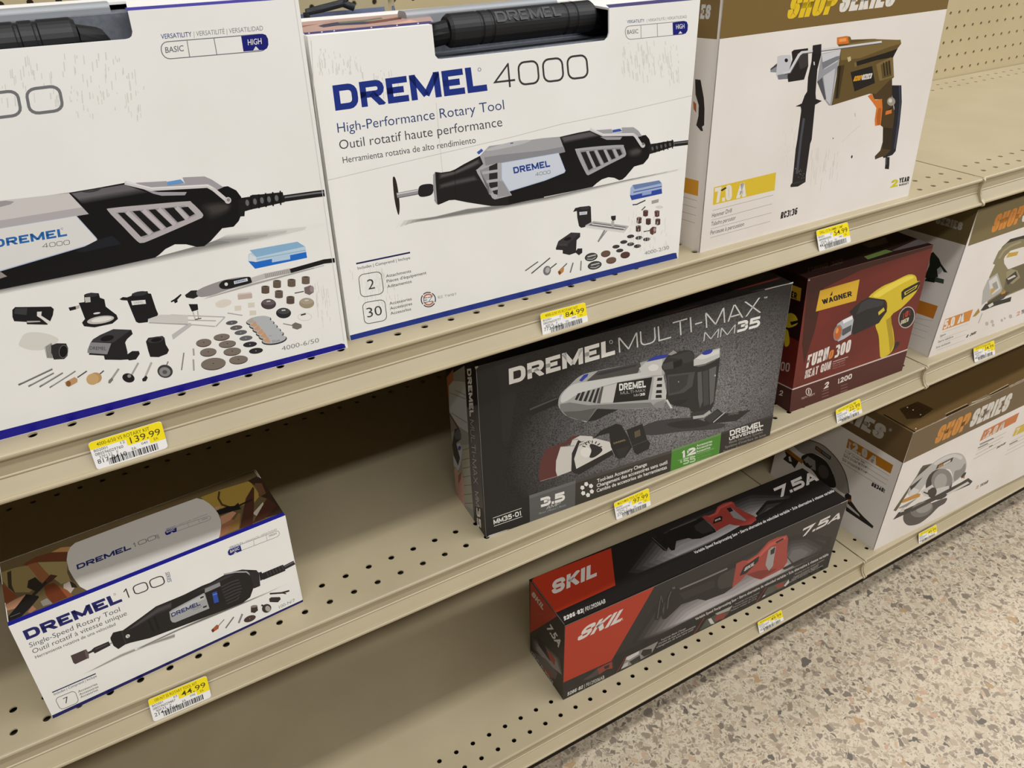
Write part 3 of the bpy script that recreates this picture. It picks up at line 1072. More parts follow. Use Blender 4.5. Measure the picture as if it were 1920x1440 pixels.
CB = Carton('white rotary tool kit carton standing between the larger kit and the drill carton', 'carton', ZT,
            (657, 638.8), (1271.5, 484), (576, 68), (1313, -1), 112, WHITE,
            cut=[(1142, 15), (1142, 62), (1140, 70), (1135, 76), (960, 97), (830, 111), (822, 111), (816, 104), (810, 46)],
            topcut=[(810, 46), (753, 17), (1082, -22), (1142, 15)])
P = CB.front
P.crop(0, 0, 1)
P.poly('1f3488', [(656, 629), (658, 639), (1270, 484.5), (1268, 474), (1262, 474.5)])
P.crop(560, 0, 2.4935)
scuffs(P, 11, [(70, 220), (280, 250), (300, 340), (90, 340)], 60, 'dedcd5', 3, (8, 40))
scuffs(P, 12, [(1520, 190), (1800, 180), (1770, 380), (1500, 340)], 90, 'dedcd5', 3, (8, 60))
scuffs(P, 13, [(340, 320), (460, 300), (480, 470), (380, 480)], 30, 'dedcd5', 3, (8, 50))
P.ln('d4d1ca', [(58, 190), (75, 480), (112, 848)], 3)
P.ln('bdbab3', [(136, 843), (420, 775), (720, 705), (1000, 640), (1230, 580), (1500, 525), (1838, 447)], 2)
P.ln('d5d3cc', [(643, 480), (676, 848)], 2)
versatility(P, (((1536, 109), (1618, 103), (1534, 95)), ((1628, 102), (1815, 84), (1627, 89))),
            ((1532, 186), (1815, 158), (1820, 97), (1523, 124)), [[(1600, 118), (1601, 178)], [(1676, 111), (1678, 171)]],
            [(1748, 106), (1800, 98), (1815, 102), (1820, 118), (1818, 142), (1810, 156), (1795, 160), (1750, 163)],
            ((1536, 160), (1588, 155), (1535, 141)), ((1765, 136), (1804, 132), (1764, 115)), [(1775, 158), (1784, 145), (1794, 156)], tw=2.6)
P.st('DREMEL', (172, 518), (883, 424), (157, 400), '1f3488', 0.25, 0.1, 0.98)
P.rg('1f3488', 845, 325, 7, 8, 2)
P.st('4000', (916, 416), (1358, 364), (906, 303), '3d3c3c', 0.085, 0.16, 1.0)
P.tx('High-Performance Rotary Tool', (183, 621), (962, 511), (178, 576), '2b4277', -0.004)
P.tx('Outil rotatif haute performance', (192, 699), (953, 590), (187, 656), TXT, -0.004)
P.tx('Herramienta rotativa de alto rendimiento', (208, 763), (829, 668), (204, 734), TXT, -0.002)
# printed shadow, then the tool
P.crop(720, 220, 6.4)
P.soft('f1f0ec', '858482', [(130, 1340), (190, 1240), (600, 1190), (1000, 1090), (1300, 1060), (1920, 960), (3680, 590), (3640, 620), (3000, 760), (2100, 985), (1300, 1130), (600, 1235), (230, 1285)],
       [(420, 1235), (450, 1225), (640, 1190), (1000, 1105), (1300, 1070), (1800, 990), (3000, 730), (2990, 738), (2700, 800), (1900, 985), (1300, 1100), (640, 1210), (500, 1232)], 6)
P.poly('2d2522', spl([(105, 760), (115, 710), (140, 740), (165, 850), (188, 1050), (180, 1165), (160, 1140), (125, 980)], 4))
P.ln('9b999d', [(155, 940), (412, 892)], 66)
P.ln('d9d8d9', [(155, 922), (412, 875)], 14)
P.ln('5b595e', [(160, 968), (412, 920)], 8)
P.poly('221f22', spl([(415, 850), (450, 812), (540, 798), (590, 815), (588, 900), (545, 940), (450, 955), (412, 925)], 3))
P.poly('1d1b1d', [(612, 655), (700, 665), (760, 660), (850, 625), (960, 560), (1150, 462), (1230, 500), (1500, 700), (1920, 760), (1920, 965), (1700, 1005), (1480, 1055), (1380, 1062), (1290, 1065), (1000, 1020), (850, 990), (780, 995), (700, 1030), (650, 1050), (605, 1000)])
P.soft('1d1b1d', '5a5557', [(640, 670), (840, 640), (1150, 480), (1180, 560), (1060, 620), (850, 700), (640, 760)], [(690, 690), (850, 655), (1120, 520), (1130, 545), (1030, 595), (850, 675), (690, 715)], 4)
P.soft('1d1b1d', '4d494a', [(640, 800), (850, 730), (1090, 680), (1160, 760), (860, 830), (640, 880)], [(690, 815), (850, 770), (1080, 720), (1100, 745), (860, 795), (690, 835)], 4)
P.ln('0f0e0f', [(848, 628), (862, 985)], 5)
P.poly('9b9a9d', [(590, 690), (615, 655), (618, 760), (640, 1050), (610, 1010), (590, 850)])
P.crop(1000, 220, 6.4)
P.poly(BLK, [(-300, 700), (0, 560), (315, 235), (400, 215), (530, 185), (690, 155), (1000, 200), (1240, 225), (1350, 212), (1390, 260), (1410, 330), (1400, 430), (1380, 490), (1320, 560), (1210, 590), (1110, 710), (1070, 745), (1030, 755), (970, 725), (900, 718), (820, 745), (760, 790), (710, 835), (500, 880), (0, 980), (-300, 1040)])
P.crop(720, 220, 6.4)
P.poly('a9a9ad', [(1100, 640), (1190, 560), (1150, 462), (1260, 345), (1560, 300), (1900, 250), (2107, 232), (2175, 415), (1920, 480), (1410, 545)])
P.poly('8f8f95', [(1200, 480), (1400, 450), (1920, 395), (2155, 350), (2175, 415), (1920, 482), (1410, 545), (1370, 560), (1220, 580)])
P.poly('c1c1c4', spl([(1240, 380), (1500, 300), (1720, 270), (1740, 290), (1600, 335), (1280, 400)], 4))
P.ln('3f5fb0', [(1125, 432), (1180, 388)], 34)
P.ln('3f5fb0', [(1515, 312), (1550, 308)], 12)
P.poly('b2b1b4', [(1105, 630), (1180, 590), (1370, 545), (1415, 545), (1410, 740), (1535, 935), (1330, 985), (1300, 970), (1120, 670)])
P.poly('2a282a', [(1150, 640), (1360, 545), (1365, 930), (1320, 920)])
P.poly('97969a', [(1145, 635), (1260, 590), (1262, 930), (1300, 900)])
for a, b in (((1180, 668), (1370, 640)), ((1230, 772), (1370, 752)), ((1285, 868), (1390, 842))):
    P.ln('b5b4b7', [a, b], 34)
P.poly('9c9b9f', [(1370, 760), (1430, 770), (1520, 935), (1360, 955)])
P.poly('b9c8e2', [(1408, 545), (1930, 455), (2095, 425), (2178, 640), (2165, 665), (1930, 760), (1505, 890), (1410, 740)])
P.poly('d3dbe8', [(1414, 552), (2090, 432), (2170, 640), (2158, 660), (1930, 748), (1507, 880), (1416, 738)])
P.crop(560, 0, 2.4935)
P.st('DREMEL', (1006, 812), (1176, 779), (1001, 782), '2a4596', 0.24, 0.13, 0.95)
P.st('4000', (1107, 823), (1177, 811), (1106, 807), '4c5058', 0.1, 0.16, 1.0)
P.crop(1000, 220, 6.4)
P.soft('242226', '5b575a', [(318, 235), (690, 160), (810, 225), (360, 315)], [(345, 245), (680, 180), (740, 215), (370, 285)], 4)
P.poly('a9a9ac', spl([(505, 395), (530, 375), (800, 345), (1060, 330), (1085, 350), (1112, 430), (1105, 460), (1080, 480), (900, 570), (680, 685), (650, 690), (630, 670), (560, 530)], 3))
P.poly('8e8d91', [(555, 400), (1050, 362), (1085, 440), (660, 655)])
for q in ([(568, 420), (630, 412), (715, 605), (665, 635)], [(665, 410), (725, 402), (805, 578), (755, 598)], [(770, 395), (838, 388), (900, 530), (850, 550)], [(880, 390), (940, 385), (985, 490), (940, 505)], [(990, 385), (1040, 382), (1065, 440), (1030, 465)]):
    P.poly('201e20', q)
for a, b in (((648, 405), (738, 610)), ((745, 395), (830, 565)), ((855, 388), (920, 530)), ((965, 380), (1010, 480))):
    P.ln('b4b3b6', [a, b], 30)
P.poly('a7a7ad', [(740, 155), (940, 140), (950, 190), (1065, 178), (1060, 122), (1200, 118), (1260, 160), (1305, 225), (1255, 235), (1210, 200), (840, 205)])
P.poly('a2a1a6', [(800, 235), (1065, 235), (1040, 268), (880, 270)])
P.ln('d5d3d4', [(680, 142), (835, 212), (1200, 205), (1230, 230), (1300, 338)], 34)
P.ln('f0efef', [(690, 136), (840, 203), (1195, 196)], 8)
P.poly('3b58b0', [(948, 152), (1040, 135), (1062, 165), (950, 182)])
P.el('cfcdce', 1312, 335, 28, 30)
P.el('77746f', 1318, 318, 16, 16)
P.soft('1a1819', '4b4645', spl([(1120, 400), (1230, 350), (1310, 390), (1270, 470), (1150, 480)], 4), spl([(1180, 410), (1240, 385), (1280, 400), (1250, 430), (1190, 440)], 4), 4)
P.poly('1c1a1c', [(1380, 350), (1400, 320), (1480, 310), (1680, 275), (1690, 350), (1500, 410), (1400, 440)])
for x, y in ((1430, 375), (1482, 362), (1535, 350), (1585, 338), (1640, 325)):
    P.el('5d5b5e', x, y, 13, 24, -10, 12)
    P.ln('0a0a0b', [(x + 26, y - 58), (x + 30, y + 50)], 11)
P.ln('1c1b1d', [(1688, 322), (1866, 300)], 56)
P.ln('6f6d71', [(1690, 312), (1866, 292)], 14)
# box of bits and small accessories
P.poly('2c4aa6', [(1158, 930), (1180, 935), (1540, 850), (1545, 915), (1180, 995), (1165, 960)])
P.poly('a9bbdd', [(1165, 850), (1190, 815), (1510, 755), (1545, 800), (1542, 855), (1180, 938), (1160, 925)])
P.poly('6e86b4', [(1190, 812), (1510, 757), (1540, 790), (1215, 865)])
P.ln('4660a6', [(1200, 900), (1540, 828)], 12)
P.poly('93a9d6', [(1305, 900), (1420, 878), (1415, 920), (1305, 940)])
P.ln('37343a', [(1190, 1050), (1240, 1045), (1345, 995)], 14)
P.poly('a7a39c', [(1420, 1000), (1505, 980), (1502, 1020), (1418, 1040)])
P.ln('4c494c', [(1300, 1115), (1345, 1070)], 12)
P.el('dedbd5', 1512, 1078, 45, 18)
P.crop(980, 330, 6.4)
P.poly('262326', [(605, 432), (630, 385), (660, 378), (690, 370), (800, 358), (818, 370), (825, 560), (740, 615), (700, 622), (675, 600), (655, 500), (650, 420)])
P.el('3a363a', 745, 385, 60, 20, -4)
P.poly('d5d9e2', [(680, 432), (775, 424), (772, 460), (682, 470)])
P.tx('DREMEL', (696, 460), (762, 452), (695, 443), '8389a0')
P.poly('b9b7b8', [(755, 590), (850, 540), (1275, 600), (1215, 680)])
P.poly('6e6c6e', [(850, 560), (1240, 612), (1205, 650), (790, 590)])
P.ln('e6e5e4', [(830, 575), (1230, 630)], 12)
P.poly('dddbda', [(752, 592), (1225, 655), (1218, 682), (755, 618)])
P.ln('8f8d8e', [(985, 650), (905, 790)], 20)
P.ln('8f8d8e', [(1010, 655), (930, 760)], 10)
P.ln('b7b5b5', [(1080, 540), (1082, 615)], 34)
P.poly('272427', [(1060, 480), (1118, 475), (1115, 525), (1080, 540), (1062, 515)])
P.poly('2a272a', [(398, 865), (430, 780), (580, 678), (690, 682), (690, 730), (648, 770), (640, 920), (560, 948), (480, 930), (480, 890), (400, 885)])
P.poly('3a363b', [(430, 780), (580, 678), (690, 682), (560, 800), (540, 830), (415, 815)])
P.el('0f0e10', 540, 755, 45, 20, -14)
P.tx('DREMEL', (425, 838), (540, 842), (425, 815), '55525a')
P.poly('29262a', [(628, 915), (660, 870), (715, 868), (715, 920), (675, 952)])
for x, y, c in ((1475, 445, '5a3a36'), (1612, 450, '5a3a36'), (1398, 530, '4f3733'), (1508, 545, '4a3431'), (1622, 548, '4a3431'), (1388, 630, '4d3632')):
    P.poly(c, [(x - 30, y - 28), (x + 30, y - 30), (x + 28, y + 32), (x, y + 44), (x - 30, y + 34)])
    P.el(mix(c, 'd8c0b0', 0.3), x + 2, y - 30, 28, 9, 0, 12)
P.ln('37302f', [(1452, 668), (1525, 655)], 12)
P.poly('5c3c38', [(1525, 640), (1560, 608), (1600, 612), (1600, 680), (1555, 708), (1528, 690)])
P.el('b59a90', 1582, 645, 14, 24)
for x, y in ((1295, 725), (1395, 742), (1488, 760), (1213, 792), (1296, 818), (1376, 842), (1120, 848), (1165, 895)):
    P.el('3d393c', x, y, 44, 22, -8)
for x, y, w, c in ((996, 930, 58, '6d5247'), (1230, 945, 58, '563a35'), (1062, 1010, 62, '70584b')):
    P.el(mix(c, '000000', 0.35), x, y + 5, w, 38, -12)
    P.el(c, x, y - 2, w, 34, -12)
for x, y, w in ((822, 972, 78), (864, 1072, 85)):
    P.el('4a4a4c', x, y, w, 46, -14)
    P.rg('232325', x, y, w - 4, 44, 9, -14)
    P.poly('d2d0cd', [(x - 45, y - 8), (x + 55, y - 32), (x + 62, y - 22), (x - 42, y + 4)])
    P.ln('b5b3b1', [(x - 50, y + 26), (x + 10, y + 28), (x + 55, y + 2)], 10)
for a, b, c, w in (((30, 1138), (185, 1028), '6b686a', 14), ((105, 1170), (330, 982), '57545a', 14)):
    P.ln(c, [a, b], w)
P.ln('5b585c', [(330, 1110), (408, 1048)], 14)
P.el('77757a', 292, 1135, 46, 58, 15)
P.el('b9b6b5', 298, 1130, 26, 36, 15)
P.ln('77706a', [(480, 1100), (532, 1048)], 14)
P.poly('c08a52', [(420, 1150), (470, 1095), (498, 1105), (490, 1150), (440, 1192)])
P.el('6e451f', 443, 1160, 16, 20)
P.ln('77757a', [(570, 1160), (605, 1040)], 16)
P.ln('8b898a', [(695, 1135), (702, 1018)], 16)
P.tx('4000-2/30', (1465, 950), (1758, 876), (1460, 908), '6b6a6c', -0.004)
scuffs(P, 14, [(1240, 420), (1700, 380), (1760, 900), (1300, 880)], 70, 'dedcd5', 4, (20, 90), (-0.1, 1))
# contents list
P.crop(640, 450, 7.385)
scuffs(P, 15, [(80, 320), (560, 380), (980, 900), (300, 1000)], 80, 'dedcd5', 6, (20, 130), (0.12, 1))
P.ln('1d2157', [(205, 328), (952, 173)], 22)
P.tx('Includes | Comprend | Incluye', (228, 410), (955, 262), (222, 372), '3a3f5f', 0.004)
P.rrect('3a3a3d', (272, 797), (590, 738), (548, 432), (236, 485), r=(0.22, 0.2), t=9)
P.tx('2', (372, 688), (468, 670), (352, 552), '38383b', -0.004)
P.rrect('3a3a3d', (325, 1168), (634, 1108), (598, 820), (290, 872), r=(0.22, 0.2), t=9)
P.tx('30', (362, 1075), (570, 1034), (342, 945), '38383b', -0.004)
for t, a, b in (('Attachments', (620, 522), (968, 447)), ("Pièces d'équipement", (630, 592), (1180, 470)), ('Aditamentos', (637, 665), (975, 590)),
                ('Accessories', (668, 900), (976, 832)), ('Accessoires', (678, 968), (982, 898)), ('Accesorios', (683, 1038), (968, 972))):
    P.tx(t, a, b, (a[0] - 6, a[1] - 40), TXT, 0.006)
for a0, a1 in ((-60, 20), (30, 130), (140, 215), (225, 290)):
    P.rg('252a55', 1205, 825, 98, 100, 14, 0, a0, a1)
for a0, a1 in ((200, 320), (20, 140)):
    P.rg('c87a5e', 1207, 825, 70, 72, 22, 0, a0, a1)
P.st('EZ', (1142, 872), (1268, 850), (1134, 802), '2d3154', 0.13, 0.1, 1.2)
P.st('EZ TWIST', (1342, 810), (1598, 762), (1337, 780), '85868b', 0.16, 0.2, 1.1)
T = CB.top
T.crop(555, 0, 11.636)
T.poly('b6948a', [(150, 735), (3000, 470), (2860, 250), (100, 480)])
T.poly('8d5f4c', [(130, 560), (520, 520), (900, 440), (800, 470), (300, 560), (130, 600)])
T.poly('d9a98f', [(1900, 620), (2400, 560), (2700, 480), (2500, 430), (2200, 500)])
T.poly('2a2a4a', [(480, 570), (600, 530), (900, 480), (1500, 470), (1900, 440), (2000, 470), (1500, 530), (900, 560), (600, 600)])
T.poly('6d3b39', [(1500, 480), (2300, 370), (2300, 420), (1700, 510)])
T.poly('5f6f5f', [(900, 480), (1500, 430), (1850, 380), (1900, 410), (1400, 480), (950, 510)])
T.poly('2b2a70', [(190, 760), (2990, 510), (2930, 460), (160, 715)])
R = random.Random(5)
for x in (280, 560, 830, 1640, 2200, 2660):
    y = 790 - x * 0.089 - 42
    T.poly('e6e3e3', [(x - 20, y + 6), (x + 5, y - 14), (x + 26, y - 2), (x + 10, y + 12)])
T.crop(0, 0, 1)
T.poly('2b2a70', [(1143, 15), (1313, -1), (1306, -7), (1136, 9)])
CB.build()


# ------------------------------------------------------------------ hammer drill carton, top shelf
OLV = '7c6439'
SCUFFED = new_mat('rubbed_white_cardboard', 'eae4de', 0.5, 0.3)
noise_tint(SCUFFED, 'e6dfd8', 'ede7e2', 9.0, 0.35, 0.65, 6.0)
CC = Carton('white and olive hammer drill carton on the top shelf', 'carton', ZT,
            (1312.2, 474), (1703, 366.7), (1360, -35), (1781, -10), 100, SCUFFED, top=new_mat('olive_print', OLV, 0.45, 0.35))
P = CC.front
P.crop(0, 0, 1)
P.poly(OLV, [(1344.8, 73.8), (1775.6, 16.8), (1781, -10), (1360, -35)])
P.crop(1270, 0, 2.938)
P.st('SHOP', (597, 106), (862, 76), (640, -30), 'e6c229', 0.24, 0.06, 0.52)
P.st('SERIES', (884, 69), (1190, 33), (925, -66), 'e4dfd6', 0.24, 0.06, 0.52)
P.crop(1460, 160, 4.704)
scuffs(P, 21, [(290, 540), (560, 540), (540, 800), (270, 840)], 30, 'd2ccc5', 3, (30, 120), (-0.12, 1))
scuffs(P, 22, [(20, 360), (160, 360), (120, 700), (0, 700)], 25, 'dad4cd', 3, (10, 40))
P.poly('1c1d25', [(985, 0), (1082, 0), (1086, 150), (1066, 350), (1032, 580), (1002, 615), (925, 642), (905, 600), (1000, 400), (1020, 200)])
P.ln('3b4152', [(1066, 0), (1072, 150), (1052, 350), (1022, 560)], 14)
P.poly('4b3a1f', [(800, 20), (830, -60), (1000, -80), (1000, 100), (1022, 250), (1002, 420), (990, 570), (940, 622), (905, 632), (850, 654), (848, 625), (896, 575), (917, 500), (920, 370), (896, 350), (912, 122), (845, 125)])
P.poly('2e2412', [(920, 370), (1005, 380), (990, 570), (915, 560), (922, 480)])
P.ln('1a1a1d', [(960, 632), (958, 700), (954, 738)], 36)
P.ln('4a4a50', [(952, 640), (950, 700)], 8)
P.poly('d8782f', [(785, 95), (820, 74), (850, 130), (910, 120), (916, 200), (900, 350), (850, 358), (847, 300), (862, 200), (830, 152)])
P.poly('b65f1f', [(880, 200), (905, 200), (895, 345), (870, 350), (862, 280)])
P.poly('d8782f', [(945, 230), (995, 200), (996, 246), (940, 262)])
P.el('9d978b', 992, 143, 36, 38)
P.el('d5d0c5', 985, 135, 16, 18)
P.poly('1a1a1d', [(1000, 190), (1020, 170), (990, 215), (950, 225)])
P.el('2c2a26', 645, 630, 7, 14, 15)
P.el('5a5650', 480, 468, 5, 6)
P.ln('b9b3ab', [(672, 245), (676, 275)], 6)
P.ln('cfc9c2', [(560, 500), (640, 420), (720, 350)], 3)
P.crop(1430, 60, 4.704)
P.poly('64512b', [(608, 648), (690, 155), (660, 110), (770, 68), (985, 60), (1090, 72), (1216, 68), (1222, 102), (1190, 145), (1150, 225), (1158, 400), (1115, 430), (1000, 545), (940, 545)])
P.poly('7d683c', [(690, 155), (770, 100), (985, 62), (1216, 70), (1222, 102), (1120, 130), (860, 230), (690, 250)])
P.poly('453618', [(660, 300), (722, 290), (672, 585), (632, 592)])
P.poly('241c0e', [(672, 300), (690, 297), (660, 580), (645, 585)])
P.poly('1f1a12', [(825, 262), (1080, 185), (1190, 148), (1150, 222), (1000, 250), (830, 300)])
P.poly('7f6b3f', [(808, 272), (826, 265), (830, 300), (812, 308)])
P.poly('7f6b3f', [(1000, 285), (1132, 222), (1148, 232), (1158, 395), (1030, 432)])
P.poly('5d4c28', [(1040, 290), (1125, 250), (1138, 385), (1055, 412)])
for x in (1065, 1090, 1113):
    P.ln('1c160d', [(x, 270 - (x - 1065) * 0.4), (x + 12, 388 - (x - 1065) * 0.3)], 9)
P.poly('1f1b18', [(775, 355), (965, 300), (990, 450), (810, 525)])
P.st('SHOP', (797, 437), (868, 425), (812, 390), 'e0a02c', 0.26, 0.06, 0.55)
P.st('SERIES', (870, 425), (956, 410), (884, 376), 'e4dfd6', 0.26, 0.06, 0.55)
P.poly('9a9ba1', [(480, 440), (500, 300), (520, 190), (690, 155), (665, 280), (640, 420), (608, 648), (583, 648), (540, 590)])
P.poly('cfd0d5', [(520, 195), (688, 158), (660, 260), (540, 330)])
P.poly('7d7e86', [(520, 270), (650, 215), (680, 210), (675, 240), (530, 330)])
P.poly('c3c4ca', [(535, 390), (640, 320), (625, 440), (595, 640), (560, 600)])
P.poly('55565c', [(480, 440), (525, 400), (560, 590), (545, 600)])
P.poly('c9b98a', [(745, 225), (775, 215), (780, 250), (755, 265)])
P.poly('d9772d', [(655, 48), (745, 34), (772, 60), (765, 100), (655, 110)])
P.poly('f0a058', [(672, 62), (735, 52), (740, 80), (675, 90)])
P.poly('74602f', [(752, 38), (772, 42), (780, 62), (770, 102), (760, 98)])
P.poly('8f9096', [(68, 325), (128, 275), (135, 358), (68, 354)])
P.poly('45454a', [(68, 325), (128, 275), (130, 300), (72, 335)])
P.poly('c9cacf', [(130, 215), (165, 205), (245, 202), (258, 300), (232, 412), (138, 420), (118, 380), (125, 300)])
P.poly('7b7c82', [(130, 380), (240, 360), (232, 412), (138, 420)])
P.el('1a1a1c', 208, 250, 15, 17)
P.poly('241f20', [(255, 175), (275, 158), (400, 143), (402, 300), (365, 420), (225, 442), (218, 385), (262, 240)])
P.poly('3c3637', [(300, 190), (400, 175), (395, 300), (330, 330)])
P.poly('201d1f', [(442, 118), (518, 106), (516, 200), (482, 330), (466, 540), (470, 590), (522, 608), (462, 642), (432, 950), (340, 1200), (305, 950), (340, 690), (335, 658), (288, 656), (345, 630), (370, 560), (392, 525), (400, 400), (430, 260)])
P.ln('d5d5d8', [(180, 362), (236, 352), (320, 202), (345, 180), (520, 160), (1050, 88)], 22)
P.ln('58585d', [(190, 374), (244, 362), (330, 212), (352, 192), (1050, 98)], 7)
P.poly('252225', [(442, 118), (518, 106), (516, 170), (500, 190), (440, 195)])
P.ln('d8d8da', [(452, 262), (455, 292)], 10)
P.crop(1460, 160, 4.704)
P.poly('201d1f', [(200, 195), (312, 185), (308, 300), (288, 440), (240, 790), (236, 852), (170, 892), (105, 898), (104, 880), (120, 858), (150, 560), (190, 330)])
P.ln('474a56', [(222, 290), (196, 470), (160, 780)], 20)
P.ln('38373b', [(118, 868), (232, 842)], 8)
R = random.Random(2)
for _ in range(14):
    P.el('8d8a86', R.uniform(145, 225), R.uniform(730, 820), 3, 3, 0, 6)
P.st('2', (988, 905), (1048, 892), (994, 838), 'd2c92e', 0.28, 0.1, 0.8)
P.st('YEAR', (1061, 862), (1150, 846), (1066, 818), '1f1e20', 0.24, 0.08, 0.55)
P.st('WARRANTY', (1061, 890), (1146, 872), (1063, 872), '333234', 0.22, 0.12, 0.6)
P.crop(1270, 300, 4.88)
P.poly('dfc033', [(335, 250), (903, 113), (890, 276), (325, 412)])
P.st('7.0', (345, 396), (500, 360), (343, 258), 'e8e2da', 0.25, 0.06, 0.55)
P.st('A', (540, 352), (626, 332), (553, 214), 'e8e2da', 0.25, 0.06, 0.6)
P.poly('2b2a20', [(395, 276), (440, 248), (452, 258), (408, 286)])
for a, b in (((322, 463), (878, 320)), ((312, 552), (868, 400)), ((305, 632), (862, 482)), ((300, 713), (852, 560))):
    P.ln('827e79', [a, b], 2.6)
for t, a, b in (('Hammer Drill', (315, 528), (495, 478)), ('Taladro percutor', (308, 605), (531, 545)), ('Perceuse à percussion', (301, 685), (608, 602))):
    P.tx(t, a, b, (a[0] + 5, a[1] - 38), '3a3a3c', 0.002)
P.st('RC3136', (943, 540), (1094, 496), (952, 478), '1d1d1f', 0.22, 0.07, 0.5)
P.crop(1280, 0, 6.345)
P.ln('cfc7ba', [(440, 20), (405, 460)], 4)
P.poly('f3f1ee', [(355, 850), (390, 830), (395, 870), (372, 950), (350, 960)])
P = CC.left
P.crop(1280, 0, 6.345)
h = P.uv((410, 468))[1]
k = P.uv((195, 450))
w0 = P.uv((410, 468))[0]
P.mm(OLV, [(0, h + (k[1] - h) * w0 / max(1, w0 - k[0])), (w0 - 0.4, h), (w0 - 0.4, 330), (0, 330)][0:2] + [(w0 - 0.4, P.uv((447, -100))[1]), (0, P.uv((447, -100))[1])])
P.st('ES', (205, 224), (320, 229), (228, 52), 'c9c7c2', 0.25, 0.08, 0.6)
P.crop(1270, 300, 4.88)
P.poly('d6962c', [(20, 146), (195, 192), (188, 330), (10, 284)])
for a, b in (((20, 326), (182, 375)), ((20, 395), (175, 440)), ((20, 465), (168, 508)), ((15, 532), (160, 577))):
    P.ln('8a8784', [a, b], 3)
P.crop(1270, 0, 2.938)
P.poly('241e1c', [(98, 436), (128, 440), (146, 540), (150, 600), (148, 690), (136, 698), (142, 722), (130, 722), (104, 690), (116, 640), (118, 580), (100, 520)])
P.poly('b5602a', [(88, 556), (104, 572), (104, 622), (90, 600)])
CC.build()


# ------------------------------------------------------------------ small rotary tool carton, middle shelf
CD = Carton('small white rotary tool carton with a workshop photograph on its top', 'carton', ZM,
            (99.8, 1347.5), (568.3, 1128.3), (15.7, 1175), (535, 966.7), 86, WHITE)
P = CD.front
P.crop(0, 0, 1)
P.poly('17175e', [(99.8, 1347.5), (568.3, 1128.3), (568, 1124.3), (97.6, 1341.5)])
P.crop(0, 1080, 3.966)
P.soft('f1f0ec', '9b9894', [(580, 750), (900, 575), (1100, 495), (1300, 425), (1300, 462), (1100, 525), (900, 608), (700, 700)], [(700, 690), (900, 588), (1100, 506), (1300, 436), (1300, 450), (1100, 514), (900, 596), (720, 684)], 4)
P.crop(280, 1030, 4.23)
P.soft('f1f0ec', '6d6a68', [(-120, 790), (200, 640), (430, 540), (1000, 315), (1190, 228), (1000, 325), (430, 570), (240, 645), (-110, 800)], [(-60, 775), (200, 650), (430, 548), (700, 440), (800, 400), (700, 450), (430, 558), (230, 640), (-55, 777)], 4)
P.crop(0, 0, 1)
P.poly('1d1a1c', [(206.8, 1196), (212, 1186), (224, 1183), (230, 1182), (267, 1155.6), (292.5, 1136.7), (320, 1125.5), (345, 1115), (378, 1098.6), (395, 1092), (419.5, 1078.5), (438, 1071.4), (453.8, 1067.8),
                  (481, 1069), (486, 1076), (488, 1098), (475, 1103), (469, 1119.8), (455, 1130.5), (421.8, 1143.5), (327, 1179), (280, 1196.7), (245, 1205), (234.5, 1208.6), (222, 1217), (213, 1211), (208, 1201)])
P.crop(0, 1080, 3.966)
P.soft('1d1a1c', '4a4649', [(920, 420), (1060, 305), (1160, 228), (1280, 182), (1280, 250), (1170, 290), (1000, 390)], [(960, 395), (1070, 315), (1170, 245), (1270, 205), (1270, 225), (1170, 268), (1020, 362)], 4)
P.ln('3c383b', [(905, 408), (935, 500)], 6)
P.ln('0c0b0c', [(1103, 326), (1142, 412)], 18)
P.ln('0c0b0c', [(1146, 302), (1182, 400)], 18)
P.el('d8d4cd', 950, 447, 17, 13, -30)
P.ln('1d1a1c', [(945, 440), (958, 455)], 4)
P.ln('2b2629', [(640, 580), (700, 552)], 16)
P.ln('a5a3a5', [(805, 508), (832, 498)], 12)
P.poly('2a2629', [(680, 550), (700, 532), (808, 486), (822, 516), (705, 576)])
P.ln('55505a', [(710, 545), (800, 505)], 6)
P.poly('4d3d40', [(525, 592), (640, 544), (652, 560), (662, 608), (560, 656), (545, 645)])
P.el('6b5a5c', 646, 580, 12, 36, -18)
P.st('DREMEL', (198, 477), (912, 188), (166, 410), '1c2068', 0.27, 0.11, 1.0)
P.rg('1c2068', 853, 136, 7, 7, 2)
P.st('100', (925, 174), (1234, 58), (900, 106), '3a3739', 0.1, 0.16, 1.2)
P.tx('Single-Speed Rotary Tool', (222, 533), (895, 262), (212, 500), '3c4150', -0.004)
P.tx('Outil rotatif à vitesse unique', (246, 578), (946, 290), (236, 546), '454749', -0.004)
P.tx('Herramienta rotativa de una velocidad', (266, 615), (861, 366), (258, 594), '505154', -0.002)
P.ln('1d2157', [(388, 866), (712, 726)], 8)
P.tx('Includes | Comprend | Incluye', (403, 888), (720, 750), (398, 872), '3a3f5f', 0.004)
for t, a, b in (('Accessories', (584, 868), (725, 808)), ('Accessoires', (593, 889), (733, 829)), ('Accesorios', (601, 909), (730, 852))):
    P.tx(t, a, b, (a[0] - 6, a[1] - 15), TXT, 0.006)
P.crop(0, 1290, 9.6)
P.rrect('3a3a3d', (1092, 397), (1424, 252), (1345, 44), (988, 192), r=(0.2, 0.25), t=9)
P.tx('7', (1172, 284), (1256, 246), (1130, 188), '38383b', -0.004)
P.crop(280, 1030, 4.23)
P.tx('SERIES', (126, 184), (146, 262), (158, 178), '4a5a78', 0.006)
P.poly('8f9093', [(440, 312), (558, 260), (565, 290), (440, 348)])
P.poly('17171a', [(440, 346), (560, 294), (602, 412), (480, 466)])
P.poly('2c4fae', [(497, 345), (534, 332), (552, 416), (514, 428)])
P.ln('5f83d8', [(503, 362), (538, 350)], 8)
P.poly('a9aaac', [(158, 495), (180, 478), (432, 346), (440, 350), (476, 468), (205, 580), (182, 578), (168, 560)])
